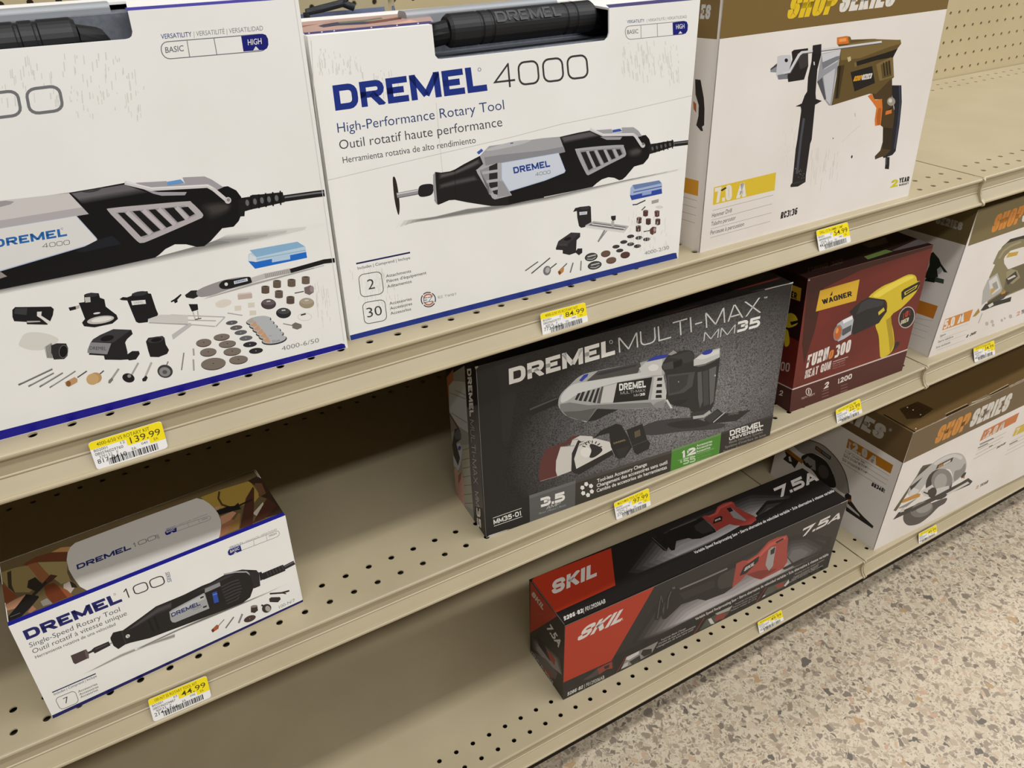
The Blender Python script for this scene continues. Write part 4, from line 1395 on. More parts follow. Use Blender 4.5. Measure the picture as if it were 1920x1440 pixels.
P.poly('c3c4c5', [(165, 500), (430, 356), (440, 390), (175, 530)])
P.st('DREMEL', (178, 537), (406, 440), (170, 508), '27356f', 0.24, 0.12, 1.05)
P.st('100', (342, 488), (412, 458), (338, 470), '6d6f75', 0.12, 0.14, 1.1)
P.poly('1d1a1c', [(402, 380), (430, 368), (432, 380), (405, 392)])
P.poly('1d1a1c', [(424, 455), (455, 443), (456, 455), (428, 466)])
for i in range(7):
    P.ln('48444a', [(568 + i * 8, 300 + i * 22), (650 + i * 8, 258 + i * 23), (735 - abs(i - 3) * 8, 240 + i * 23)], 6)
P.poly('37343a', [(340, 355), (600, 215), (680, 195), (600, 235), (420, 320)])
P.ln('a9a8ac', [(590, 198), (680, 180), (770, 178), (852, 240)], 11)
P.poly('2a272b', [(790, 185), (845, 168), (870, 185), (878, 290), (830, 310), (815, 250)])
P.poly('17161a', [(870, 182), (890, 178), (905, 235), (880, 250)])
P.ln('1f1d21', [(893, 218), (1070, 145)], 52)
for i in range(6):
    P.ln('47434a', [(930 + i * 24, 180 - i * 10), (944 + i * 24, 214 - i * 10)], 6)
P.ln('262428', [(1065, 148), (1150, 104)], 32)
P.ln('6d6a70', [(1072, 138), (1148, 98)], 7)
P.ln('2a2628', [(955, 352), (1050, 345), (1110, 328)], 13)
P.ln('2a2628', [(1050, 345), (1085, 352)], 9)
P.poly('332c2d', [(950, 392), (965, 380), (1035, 378), (1042, 395), (1020, 420), (955, 418)])
P.ln('332c2d', [(888, 442), (935, 460)], 14)
P.el('352d2e', 930, 468, 38, 34, -30)
P.el('b5aca6', 940, 470, 20, 24, -30)
P.poly('3d3231', [(805, 455), (855, 442), (862, 485), (835, 505), (805, 500)])
P.el('8f7f76', 830, 452, 26, 10, -8)
P.el('4d3a36', 797, 550, 50, 24, -22)
P.el('8a7a72', 797, 550, 5, 4)
P.ln('8b8785', [(545, 610), (594, 556)], 7)
P.poly('a85f38', [(490, 640), (535, 597), (553, 605), (548, 630), (500, 660)])
P.el('5f3018', 505, 645, 10, 12)
P.ln('77747a', [(605, 625), (670, 536)], 10)
P.ln('8b8886', [(708, 585), (738, 512)], 14)
P.tx('100-N/7', (1032, 470), (1157, 412), (1026, 448), '7d7b7b', -0.004)
P.crop(260, 880, 4.23)
versatility(P, (((720, 630), (830, 590), (716, 616)), ((838, 587), (1098, 480), (834, 575))),
            ((716, 682), (1120, 527), (1112, 482), (706, 636)), [[(912, 562), (916, 606)], [(1012, 522), (1020, 566)]],
            [(806, 602), (720, 636), (706, 655), (712, 678), (728, 684), (818, 646)], ((728, 664), (800, 634), (724, 644)), ((1036, 536), (1094, 514), (1033, 521)),
            [(752, 672), (766, 655), (782, 660)], hi_right=False, tw=3)
T = CD.top
W = float(np.linalg.norm(CD.tr - CD.tl))
T.mm('66573a', [(0.5, 0.8), (W - 0.5, 0.8), (W - 0.5, 85.5), (0.5, 85.5)])
T.crop(0, 890, 4.532)
T.poly('8d7c4f', [(10, 830), (130, 790), (240, 770), (350, 920), (250, 1000), (100, 1000), (20, 900)])
T.poly('3c3324', [(60, 830), (95, 815), (100, 940), (130, 1010), (70, 960)])
T.poly('2c2820', [(240, 900), (300, 870), (360, 930), (300, 990), (230, 960)])
T.poly('9a8a5c', [(320, 745), (575, 735), (570, 830), (600, 900), (520, 930), (410, 850)])
T.poly('b98a58', [(430, 662), (520, 618), (620, 610), (600, 660)])
T.poly('693c26', [(190, 765), (300, 700), (430, 660), (600, 655), (580, 738), (330, 742), (230, 775)])
T.poly('8f5c3a', [(232, 768), (312, 745), (415, 850), (390, 930), (350, 912)])
T.poly('4e2e22', [(355, 930), (430, 848), (490, 858), (440, 905), (370, 950)])
T.poly('b5a79a', [(540, 930), (600, 900), (640, 950), (600, 1010), (540, 990)])
T.poly('2a2520', [(590, 900), (640, 930), (660, 960), (610, 960)])
T.crop(0, 1080, 3.966)
T.poly('7d452a', [(15, 60), (60, 90), (130, 150), (60, 200), (35, 200)])
T.poly('b07f62', [(40, 215), (120, 170), (185, 140), (208, 150), (205, 175), (150, 232), (52, 258)])
T.poly('6a3620', [(325, 70), (400, 50), (480, 110), (520, 150), (395, 205), (340, 140)])
T.poly('8c4f2f', [(430, 70), (500, 105), (545, 148), (500, 160)])
T.poly('a07058', [(205, 270), (240, 220), (270, 245), (230, 275)])
T.poly('1e1c1c', [(62, 300), (130, 220), (195, 135), (285, 148), (290, 160), (235, 225), (160, 300), (65, 340)])
T.ln('2b2727', [(240, 150), (345, 45)], 22)
T.ln('5d5a58', [(75, 305), (150, 275)], 5)
T.poly('8a8478', [(300, 190), (350, 165), (390, 205), (320, 225)])
T.crop(260, 880, 4.23)
T.poly('a68a3f', [(490, 222), (640, 165), (880, 92), (965, 205), (920, 260), (700, 320), (590, 300)])
T.ln('4b3a20', [(640, 175), (632, 230), (660, 280), (720, 300)], 16)
T.poly('38281c', [(865, 92), (935, 55), (975, 70), (1150, 345), (1000, 385), (1060, 260), (1010, 230), (950, 210), (960, 150)])
T.poly('6a4a33', [(920, 110), (975, 110), (1010, 190), (960, 220)])
T.poly('c9c0ac', [(905, 350), (985, 260), (1000, 300), (935, 370)])
T.poly('4b2d22', [(800, 475), (850, 230), (905, 138), (916, 150), (915, 300), (905, 440)])
T.poly('4b2d22', [(900, 432), (1020, 225), (1095, 290), (1000, 390)])
T.poly('c08d6c', [(648, 375), (745, 332), (775, 345), (730, 400), (660, 450)])
T.poly('9b6a4d', [(640, 500), (660, 440), (740, 395), (765, 410), (720, 500), (640, 540)])
T.poly('8d6b3c', [(720, 460), (790, 350), (810, 350), (795, 470), (700, 510)])
T.poly('1d1b1c', [(615, 330), (700, 295), (760, 290), (790, 265), (812, 315), (700, 345), (640, 362)])
T.ln('241f1e', [(790, 290), (900, 240)], 14)
T.poly('b98f70', [(600, 300), (650, 290), (640, 315), (615, 325)])
T.crop(0, 0, 1)
T.poly('d3cfc8', [(141, 1018), (255, 975), (368.7, 934), (381, 937), (392, 944), (402, 953), (409, 963), (414, 975), (415, 986), (412.5, 1003), (409, 1012), (300, 1056), (168, 1110), (150, 1100), (138, 1084), (129, 1068), (125, 1050), (127, 1036), (132, 1026)])
T.poly('1d1f86', [(15.7, 1175), (535, 966.7), (531, 960.5), (13.4, 1167)])
T.crop(0, 890, 4.532)
T.st('DREMEL', (657, 808), (1116, 632), (648, 767), '27306f', 0.26, 0.11, 1.2)
T.st('100', (1128, 622), (1330, 545), (1118, 588), '454446', 0.1, 0.16, 1.4)
T.crop(260, 880, 4.23)
T.tx('SERIES', (134, 520), (150, 552), (154, 516), '6d7078', 0.01)
versatility(T, (((218, 483), (300, 453), (214, 473)), ((306, 450), (548, 358), (302, 442))),
            ((214, 522), (574, 398), (568, 366), (208, 488)), [[(388, 426), (398, 456)], [(474, 396), (484, 426)]],
            [(300, 462), (220, 487), (208, 502), (214, 519), (226, 522), (302, 494)], ((222, 506), (288, 482), (219, 492)), ((504, 406), (548, 391), (501, 396)),
            [(252, 512), (263, 498), (276, 502)], hi_right=False, tw=2.6)
CD.build()


# ------------------------------------------------------------------ black oscillating tool carton, middle shelf
def slab_print(name):
    """the printed backdrop: a speckled slab with a pool of light in the middle of the picture"""
    m = new_mat(name, '4a494b', 0.38, 0.4)
    nt = m.node_tree
    L = nt.links
    tc = node(m, 'ShaderNodeTexCoord')
    nz = node(m, 'ShaderNodeTexNoise')
    nz.inputs['Scale'].default_value = 640
    nz.inputs['Detail'].default_value = 3
    cr = node(m, 'ShaderNodeValToRGB')
    e = cr.color_ramp.elements
    e[0].position, e[0].color = 0.33, (*lin('333133'), 1)
    e[1].position, e[1].color = 0.6, (*lin('8f8d90'), 1)
    L.new(tc.outputs['Object'], nz.inputs['Vector'])
    L.new(nz.outputs['Fac'], cr.inputs['Fac'])
    mp = node(m, 'ShaderNodeMapping')
    mp.inputs['Location'].default_value = (-0.25, 0.0, -0.62)
    mp.inputs['Scale'].default_value = (4.4, 0.0, 7.2)
    gd = node(m, 'ShaderNodeTexGradient', gradient_type='SPHERICAL')
    L.new(tc.outputs['Object'], mp.inputs['Vector'])
    L.new(mp.outputs['Vector'], gd.inputs['Vector'])
    g2 = node(m, 'ShaderNodeValToRGB')
    e = g2.color_ramp.elements
    e[0].position, e[0].color = 0.0, (*lin('3c3a3c'), 1)
    e[1].position, e[1].color = 0.75, (1, 1, 1, 1)
    L.new(gd.outputs['Fac'], g2.inputs['Fac'])
    mx = node(m, 'ShaderNodeMixRGB', blend_type='MULTIPLY')
    mx.inputs['Fac'].default_value = 1
    L.new(cr.outputs['Color'], mx.inputs['Color1'])
    L.new(g2.outputs['Color'], mx.inputs['Color2'])
    L.new(mx.outputs['Color'], nt.nodes['Principled BSDF'].inputs['Base Color'])
    return m


BLACKCARD = new_mat('black_cardboard', '1b191a', 0.38, 0.4)
CE = Carton('black oscillating tool carton with a grey tool on its front, on the middle shelf', 'carton', ZM,
            (911.4, 1008.7), (1443.3, 816.4), (892.6, 687), (1485.8, 529.5), 84, slab_print('speckled_slab_print'), side=BLACKCARD, top=BLACKCARD)
P = CE.front
WH, LG = 'ebe9e4', 'cfcecb'
P.crop(820, 510, 2.8235)
P.poly('1d1b1c', [(206, 505), (300, 478), (330, 600), (345, 900), (320, 1170), (300, 1392), (258, 1408)])
P.poly('232122', [(300, 478), (480, 430), (420, 620), (380, 900), (345, 900), (330, 600)])
P.poly('1d1b1c', [(250, 1330), (490, 1182), (488, 1325), (258, 1408)])
# shadow in the picture
P.crop(1180, 620, 4.23)
P.poly('3f3d3f', spl([(60, 800), (200, 720), (480, 690), (640, 730), (760, 740), (700, 780), (420, 800), (180, 830)], 4))
P.poly('2b292a', spl([(300, 740), (490, 705), (640, 735), (560, 765), (400, 775)], 4))
P.crop(940, 560, 4.23)
P.st('DREMEL', (62, 682), (902, 441), (58, 557), WH, 0.25, 0.1, 0.92)
P.rg('bdbcb9', 870, 343, 12, 13, 4)
P.ln('1c1a1b', [(215, 905), (330, 855), (450, 802)], 62)
P.ln('4a4849', [(225, 880), (330, 835), (440, 790)], 12)
P.crop(820, 510, 2.8235)
P.st('MULTI-MAX', (962, 427), (1713, 214), (957, 348), LG, 0.085, 0.16, 1.0)
P.poly('a9a9a7', spl([(640, 690), (655, 645), (700, 600), (760, 548), (850, 522), (960, 500), (1080, 478), (1200, 445), (1222, 500), (1195, 560), (1212, 660), (1200, 695), (1150, 716), (960, 728), (850, 722), (795, 790), (760, 786), (690, 765), (650, 728)], 4))
P.poly('cfcfcc', spl([(660, 650), (710, 600), (790, 580), (950, 556), (1130, 525), (1150, 545), (950, 585), (760, 640), (690, 680), (655, 690)], 4))
P.poly('7b7b7a', [(648, 700), (700, 690), (800, 705), (1130, 690), (1150, 716), (960, 728), (850, 722), (795, 790), (760, 786), (690, 765), (650, 728)])
P.poly('5c5c5b', [(665, 740), (760, 735), (840, 720), (795, 790), (760, 786), (690, 765)])
P.poly('222021', [(845, 725), (960, 728), (905, 752), (840, 785), (795, 792)])
P.poly('4b4947', [(790, 577), (850, 524), (1072, 478), (1078, 500), (1060, 535), (950, 552), (800, 578)])
P.poly('35333a', [(835, 545), (870, 528), (1060, 488), (1050, 500), (870, 545)])
P.poly('2c3c9c', [(750, 575), (775, 545), (800, 537), (795, 552), (765, 580)])
P.poly('1c1b1c', [(952, 586), (1138, 556), (1116, 676), (930, 692)])
P.st('DREMEL', (963, 629), (1104, 610), (962, 592), WH, 0.24, 0.1, 0.9)
P.st('MULTI-MAX', (970, 649), (1102, 632), (969, 634), 'b9b8b5', 0.12, 0.16, 1.0)
P.st('MM', (1041, 660), (1070, 656), (1040, 647), 'b9b8b5', 0.14, 0.1, 1.0)
P.st('35', (1073, 656), (1100, 652), (1072, 643), WH, 0.26, 0.1, 1.0)
P.poly('c9c8c5', [(868, 610), (950, 590), (930, 690), (845, 695)])
P.poly('55534f', [(845, 695), (858, 640), (870, 606), (880, 606), (862, 695)])
P.crop(940, 560, 4.23)
for q in ([(582, 800), (606, 752), (632, 745), (600, 806)], [(612, 808), (640, 740), (664, 736), (635, 812)], [(650, 812), (686, 730), (706, 726), (672, 816)], [(688, 815), (726, 722), (744, 718), (710, 820)], [(724, 822), (762, 712), (782, 706), (745, 828)]):
    P.poly('262525', q)
P.crop(1180, 620, 4.23)
P.poly('c9c8c5', [(75, 300), (130, 250), (262, 222), (258, 352), (80, 358), (92, 322)])
P.poly('e0dfdb', spl([(150, 290), (190, 265), (230, 280), (220, 310), (170, 320)], 4))
P.poly('2c3c9c', [(132, 248), (200, 200), (310, 186), (290, 215), (210, 232)])
P.poly('c9c8c5', [(182, 480), (196, 365), (270, 355), (300, 520), (285, 542), (170, 548)])
for y in (386, 436, 484, 522):
    P.poly('1c1b1c', [(224 - (y - 386) * 0.1, y - 12), (262 - (y - 386) * 0.06, y - 14), (258, y + 10), (218 - (y - 386) * 0.08, y + 12)])
P.poly('2d2c2c', spl([(255, 285), (310, 195), (400, 162), (480, 155), (515, 190), (512, 270), (540, 285), (610, 272), (700, 225), (718, 215), (705, 340), (685, 480), (670, 580), (640, 630), (560, 652), (490, 640), (470, 612), (350, 592), (292, 545), (300, 450), (285, 340)], 3))
P.poly('4c4b4b', [(300, 352), (520, 325), (500, 440), (430, 492), (310, 515)])
P.poly('3a3939', [(312, 365), (470, 345), (455, 430), (400, 480), (318, 500)])
P.poly('5b5a59', [(540, 330), (572, 325), (582, 560), (560, 615), (545, 540)])
P.poly('636261', [(632, 305), (690, 280), (668, 560), (640, 590)])
P.poly('454444', [(580, 325), (625, 310), (630, 580), (590, 600)])
P.poly('161516', [(350, 250), (420, 225), (415, 275), (350, 300)])
P.poly('454444', [(262, 265), (345, 240), (350, 300), (270, 310)])
P.poly('3c3b3b', [(300, 215), (480, 160), (512, 195), (505, 240), (430, 262), (415, 225)])
P.poly('9a9996', [(305, 190), (350, 155), (380, 175), (330, 195)])
P.poly('c9c9c5', [(510, 230), (590, 170), (718, 138), (716, 210), (600, 262), (510, 280)])
P.poly('dddcd8', [(525, 220), (595, 180), (712, 150), (712, 180), (590, 225), (560, 225)])
P.poly('2c3c9c', spl([(575, 180), (620, 152), (660, 152), (645, 178), (600, 192)], 4))
P.poly('8d8c8a', [(190, 590), (210, 570), (280, 548), (272, 612), (200, 612)])
P.ln('d8d7d3', [(295, 548), (335, 615)], 16)
P.poly('252424', [(345, 560), (470, 540), (420, 585), (350, 598)])
P.poly('2a2929', [(590, 702), (700, 618), (735, 650), (770, 655), (965, 627), (850, 716), (660, 736), (615, 738)])
P.poly('3b3a3a', [(600, 700), (692, 632), (728, 655), (640, 732)])
P.ln('cfceca', [(665, 728), (756, 650)], 6)
P.tx('DREMEL', (785, 672), (868, 660), (790, 652), '77726f', 0.01)
P.poly('383737', [(485, 650), (640, 625), (655, 640), (600, 690), (490, 712)])
P.ln('b5b4b1', [(505, 690), (590, 678), (642, 640)], 22)
P.el('bdbcb9', 390, 405, 4, 5, 0, 8)
P.el('bdbcb9', 680, 355, 6, 8, 0, 8)
P.crop(1200, 510, 6.4)
P.st('MM', (760, 832), (1137, 738), (773, 722), LG, 0.085, 0.14, 1.0)
P.st('35', (1160, 729), (1437, 655), (1172, 600), WH, 0.24, 0.1, 1.0)
P.tx('TM', (1487, 322), (1527, 312), (1487, 302), LG, 0.01)
P.ln('8a8886', [(0, 592), (700, 385), (1300, 228), (1830, 128)], 5)
P.ln('a5a3a0', [(1500, 212), (1700, 160), (1835, 132)], 8)
P.poly('c9c7c4', [(1790, 135), (1838, 118), (1840, 132), (1800, 142)])
# accessories
P.crop(980, 760, 4.23)
P.poly('5f3431', [(125, 560), (140, 440), (180, 350), (340, 290), (400, 240), (462, 240), (455, 272), (300, 332), (265, 440), (272, 562), (142, 602), (130, 590)])
P.ln('a8887f', [(140, 602), (272, 562)], 4)
P.poly('d0cdc6', [(262, 520), (265, 440), (300, 330), (378, 318), (395, 272), (455, 240), (552, 246), (560, 275), (440, 290), (400, 360), (388, 520), (275, 563)])
P.ln('77736e', [(300, 328), (410, 320)], 4)
P.ln('77736e', [(390, 274), (440, 268)], 4)
P.poly('252323', [(385, 520), (390, 380), (440, 275), (462, 285), (420, 420), (428, 500), (700, 345), (722, 390), (450, 548), (405, 538)])
P.poly('d8d5ce', [(408, 425), (450, 300), (560, 258), (690, 290), (712, 352), (425, 504)])
P.el('e6e3dd', 500, 372, 42, 40)
P.poly('2a2828', spl([(530, 320), (550, 305), (620, 335), (628, 365), (570, 410), (530, 412), (545, 360)], 4))
for a in range(200, 350, 24):
    x, y = math.cos(math.radians(a)), math.sin(math.radians(a))
    P.ln('2a2828', [(550 + 55 * x, 345 + 45 * y), (550 + 82 * x, 345 + 66 * y)], 8)
P.tx('DREMEL', (435, 330), (545, 285), (432, 316), '4a4745', 0.01)
P.poly('201f1f', [(550, 270), (620, 200), (740, 145), (782, 155), (832, 240), (868, 330), (812, 412), (760, 427), (735, 402), (700, 330), (692, 270), (686, 220), (610, 240)])
P.tx('DREMEL', (722, 308), (820, 278), (720, 296), 'a08a6a', 0.01)
P.poly('2c2a2a', [(740, 350), (850, 320), (805, 405), (765, 420)])
P.poly('242323', [(822, 195), (950, 145), (985, 265), (1012, 300), (1000, 345), (910, 392), (885, 375), (860, 300)])
P.ln('4a4848', [(865, 325), (990, 275)], 5)
P.poly('5f5642', [(885, 210), (930, 190), (935, 240), (890, 258)])
# strip along the bottom
P.poly('5b5b5b', [(52, 715), (420, 595), (415, 812), (58, 935)])
P.poly('6a6a6a', [(52, 715), (420, 595), (420, 618), (54, 740)])
P.st('3.5', (142, 810), (337, 753), (138, 738), WH, 0.28, 0.1, 1.25)
P.st('AMP', (186, 826), (297, 788), (192, 800), 'cfcecb', 0.13, 0.12, 1.1)
P.tx('Motor | Moteur | Motor', (132, 866), (346, 796), (130, 850), '9a9998', 0.004)
P.poly('37332f', [(420, 595), (1183, 355), (1170, 530), (415, 812)])
P.poly('4a4743', [(420, 595), (1183, 355), (1180, 378), (420, 618)])
for i in range(6):
    a = math.radians(60 * i + 20)
    cx, cy = 511 + 40 * math.cos(a), 668 + 44 * math.sin(a)
    P.poly(WH, [(cx + 18 * math.cos(a + math.pi + math.radians(72 * k)), cy + 19 * math.sin(a + math.pi + math.radians(72 * k))) for k in range(5)])
for t, a, b in (('Tool-less Accessory Change', (592, 613), (986, 477)), ('Changement des accessoires sans outil', (589, 651), (1148, 462)), ('Cambio de accesorios sin herramientas', (588, 690), (1144, 501))):
    P.tx(t, a, b, (a[0] - 3, a[1] - 26), WH, 0.016)
P.crop(1230, 760, 5.52)
P.poly('4c8c2f', [(163, 460), (675, 283), (650, 525), (150, 695)])
P.poly('6d8f5c', [(163, 460), (675, 283), (672, 305), (162, 482)])
P.st('12', (262, 552), (412, 500), (258, 478), WH, 0.3, 0.1, 1.2)
for t, a, b in (('Accessories', (420, 430), (582, 380)), ('Accessoires', (418, 460), (579, 410)), ('Accesorios', (416, 492), (563, 444))):
    P.tx(t, a, b, (a[0] - 2, a[1] - 22), 'e6e6de', 0.016)
P.ln('b9cfa8', [(225, 573), (385, 520)], 3)
P.ln('b9cfa8', [(415, 505), (600, 445)], 3)
P.st('$', (250, 598), (272, 592), (248, 572), 'b9cfa8', 0.2)
P.st('55', (282, 614), (410, 580), (280, 552), 'b9cfa8', 0.24, 0.1, 1.2)
for i, (t, b) in enumerate((('Accessory Value', (560, 478)), ("Valeur d'accessoires", (570, 505)), ('Valor de accesorios', (565, 532)))):
    P.tx(t, (415, 530 + i * 24), b, (414, 518 + i * 24), '86ab70', 0.004)
P.poly('2d2927', [(675, 283), (1224, 93), (1192, 334), (650, 525)])
P.poly('3a3634', [(675, 283), (1224, 93), (1221, 115), (672, 306)])
P.st('DREMEL', (766, 319), (1110, 214), (762, 263), WH, 0.24, 0.1, 1.05)
P.st('UNIVERSAL', (758, 364), (1106, 254), (756, 332), WH, 0.22, 0.1, 0.95)
for t, a, b in (('Blade Interface System', (757, 398), (1103, 286)), ("Système d'interface de lame", (715, 446), (1136, 314)), ('Sistema de interfaz para hojas', (697, 492), (1141, 348))):
    P.tx(t, a, b, (a[0] - 1, a[1] - 24), '8f8b87', 0.006)
P.crop(820, 510, 2.8235)
P.st('MM35-01', (299, 1337), (447, 1287), (296, 1312), WH, 0.22, 0.12, 0.95)
P.ln(WH, [(294, 1303), (446, 1250)], 2.4)
P.ln(WH, [(300, 1346), (450, 1294)], 2.4)
P.ln('8b8987', [(205, 503), (258, 1405)], 2)
P.ln('6a6866', [(1762, 862), (1879, 60)], 2.5)
P.poly('c5c3c0', [(256, 1408), (275, 1394), (360, 1366), (385, 1360), (300, 1395)])
P.crop(820, 670, 4.233)
P.poly('bfbcba', [(285, 78), (305, 62), (322, 62), (325, 78), (303, 96)])
# left end of the carton
S = CE.left
S.crop(820, 670, 4.233)
S.poly('8f908d', [(34, 110), (216, 66), (240, 500), (262, 900), (292, 1295), (215, 1185), (118, 1095), (98, 1000), (72, 640)])
S.poly('b6b9ba', [(90, 185), (220, 195), (246, 600), (160, 540), (92, 440)])
for a, b in (((95, 280), (225, 330)), ((110, 440), (235, 520)), ((140, 260), (225, 300))):
    S.ln('8b8e90', [a, b], 8)
S.poly('a5643f', [(36, 118), (126, 92), (126, 186), (90, 230), (92, 420), (76, 430), (52, 330)])
S.poly('7d736c', [(76, 430), (100, 450), (160, 560), (130, 580), (80, 560)])
S.ln('5a3e2c', [(92, 440), (160, 550), (180, 590)], 12)
S.poly('a3a294', [(188, 700), (250, 690), (290, 1215), (215, 1170)])
for i, y in enumerate((738, 815, 882, 950, 1020, 1090, 1160)):
    S.ln('66655a', [(192 + i * 4, y), (250 + i * 5, y - 16 + i * 2)], 5)
S.poly('b5b9c6', [(145, 690), (180, 680), (198, 740), (185, 850), (165, 900), (105, 820), (110, 770)])
S.poly('242325', [(112, 690), (138, 570), (165, 560), (190, 610), (188, 650), (150, 680), (165, 740), (180, 800), (165, 860), (130, 780)])
S.poly('54555a', [(130, 610), (165, 565), (190, 612), (185, 650), (145, 650)])
S.el('2c3c9c', 176, 720, 12, 18, 10)
S.poly('c59a8c', [(122, 880), (150, 870), (165, 920), (190, 900), (212, 1010), (216, 1185), (150, 1120), (125, 1050)])
S.poly('8c5f55', [(165, 940), (192, 900), (188, 960), (168, 1010)])
S.poly('5d585c', [(216, 64), (300, 72), (345, 760), (378, 1438), (292, 1300), (262, 900), (240, 500)])
S.poly('211e20', [(216, 64), (300, 72), (318, 380), (236, 400)])
S.poly('1f1d1e', [(300, 1180), (362, 1200), (378, 1438), (290, 1305)])
S.st('DREMEL', (236, 92), (258, 470), (268, 88), WH, 0.25, 0.12, 0.9)
S.st('MULTI-MAX', (258, 492), (290, 1000), (290, 500), 'b5b0b2', 0.1, 0.2, 1.0)
S.st('MM', (298, 1062), (308, 1180), (326, 1070), 'b5b0b2', 0.12, 0.16, 1.0)
S.st('35', (310, 1190), (318, 1345), (340, 1200), WH, 0.24, 0.14, 1.0)
T = CE.top
T.crop(1200, 510, 6.4)
T.poly('6d2620', [(1120, 215), (1690, 62), (1650, 90), (1200, 210)])
T.poly('3b2620', [(250, 520), (700, 390), (720, 400), (420, 490)])
T.ln('8d8a88', [(1740, 48), (1830, 100)], 4)
CE.build()


# ------------------------------------------------------------------ red heat gun carton, middle shelf
RED = new_mat('dark_red_print', '6d231c', 0.42, 0.35)
noise_tint(RED, '64201a', '78281f', 10.0, 0.3, 0.7)
REDD = new_mat('deep_red_print', '431715', 0.42, 0.35)
CF = Carton('dark red heat gun carton with a yellow gun on its front, on the middle shelf', 'carton', ZM,
            (1480, 773.8), (1691, 695), (1515, 522.5), (1750, 458.8), 92, RED, side=REDD, top=new_mat('brown_black_print', '2e1a17', 0.45, 0.3))
P = CF.front
P.crop(1440, 420, 4)
P.poly('4f1f1d', [(178, 1245), (1056, 938), (1012, 1098), (160, 1416)])
P.ln('d8c5be', [(182, 1242), (1056, 938)], 9)
P.ln('8d6a62', [(302, 412), (700, 300), (1238, 157)], 4)
P.poly('401712', [(302, 412), (700, 300), (1238, 157), (1234, 178), (700, 345), (420, 480), (350, 800), (270, 1050), (255, 900)])
P.poly('dcae2f', [(390, 500), (687, 415), (660, 575), (358, 657)])
P.poly('2a2022', [(915, 965), (960, 885), (985, 882), (985, 905), (930, 960)])
P.poly('d9bf2c', spl([(755, 548), (850, 472), (940, 432), (1050, 380), (1105, 388), (1120, 430), (1137, 428), (1130, 475), (1085, 545), (1000, 630), (922, 692), (940, 800), (947, 905), (918, 968), (850, 1004), (838, 960), (830, 840), (805, 762), (832, 742), (862, 690), (892, 640), (885, 575), (820, 560)], 3))
P.poly('efd94e', spl([(790, 535), (900, 460), (1040, 395), (1095, 400), (1000, 450), (880, 520), (830, 550)], 4))
P.poly('b2971b', [(885, 720), (922, 695), (945, 900), (915, 968), (905, 860)])
P.poly('1f1e21', [(755, 550), (878, 568), (892, 655), (830, 742), (640, 832), (618, 790), (640, 690), (608, 662), (650, 620), (700, 580)])
P.poly('37363b', [(700, 590), (760, 560), (870, 580), (860, 610), (740, 640), (660, 680)])
P.poly('d9bf2c', [(826, 662), (868, 625), (876, 648), (830, 685)])
P.poly('b9bac0', [(520, 750), (560, 720), (632, 684), (642, 720), (622, 828), (570, 862), (525, 882), (495, 830)])
P.poly('f0f0f2', [(560, 722), (630, 690), (636, 712), (565, 748)])
P.poly('55565d', [(540, 800), (628, 755), (622, 800), (560, 840)])
P.el('8d8a8c', 524, 815, 32, 62, 14)
P.el('c4602a', 524, 815, 24, 52, 14)
P.el('e89a5a', 518, 800, 10, 22, 14)
P.poly('1c1b1e', [(1000, 510), (1020, 490), (1135, 430), (1140, 445), (1120, 492), (1020, 552), (1005, 572), (1000, 545)])
P.poly('e0c73a', [(1022, 512), (1122, 455), (1110, 482), (1025, 535)])
P.poly('1c1b1e', [(1030, 514), (1112, 466), (1104, 480), (1034, 524)])
P.el('bdb8b0', 1040, 700, 60, 84, 18)
P.el('1a1718', 1040, 700, 54, 77, 18)
P.st('101', (1008, 712), (1068, 680), (1014, 668), 'b8392d', 0.24, 0.12, 0.6)
P.st('USES', (994, 756), (1052, 730), (1000, 724), 'd8cfae', 0.24, 0.1, 0.6)
P.st('FURN', (285, 1082), (446, 1014), (302, 985), 'e8dfd8', 0.2, 0.08, 0.45)
P.st('O', (450, 1018), (484, 1004), (464, 952), 'd8843c', 0.22, 0.08, 0.5)
P.st('300', (497, 1007), (613, 957), (512, 912), 'e8dfd8', 0.2, 0.08, 0.45)
P.st('HEAT GUN', (273, 1162), (466, 1088), (284, 1098), 'e0d5cd', 0.2, 0.09, 0.5)
P.ln('cdb5ad', [(488, 1034), (600, 996)], 5)
for i in range(3):
    P.tx(('Dual Temperature', 'Pistola de calor', 'Pistolet thermique')[i], (485, 1056 + i * 17), (578, 1022 + i * 18), (486, 1045 + i * 17), 'a8786e' if i else 'c9aba3', 0.004)
P.rg('d3c5be', 305, 1258, 20, 26, 6)
P.ln('d3c5be', [(305, 1240), (306, 1275)], 9)
P.tx('750°F / 1000°F', (250, 1318), (352, 1280), (250, 1304), 'c4b0aa', 0.01)
P.st('2', (420, 1238), (452, 1224), (428, 1192), 'e8dfd8', 0.24, 0.1, 0.8)
P.st('1200', (520, 1200), (627, 1158), (524, 1162), 'e8dfd8', 0.22, 0.12, 0.75)
for x, y in ((405, 1256), (545, 1216)):
    for i in range(3):
        P.ln('8a5f59', [(x, y + i * 22), (x + 50, y - 18 + i * 22)], 5)
P.crop(1460, 470, 7.93)
P.st('WAGNER', (652, 802), (1092, 672), (640, 728), '1d1512', 0.24, 0.08, 0.72)
P.poly('1d1512', [(760, 672), (800, 600), (797, 662)])
P.poly('b5a39c', [(432, 440), (455, 425), (470, 438), (450, 455)])
S = CF.left
S.crop(1440, 420, 4)
S.poly('2a0f0e', [(60, 330), (300, 412), (270, 900), (60, 800)])
S.poly('d0a22c', [(150, 445), (251, 482), (241, 580), (150, 548)])
S.poly('6b2019', [(60, 800), (270, 900), (185, 1238), (60, 1180)])
S.st('ER', (172, 548), (214, 566), (176, 500), '1d1512', 0.25, 0.1, 0.7)
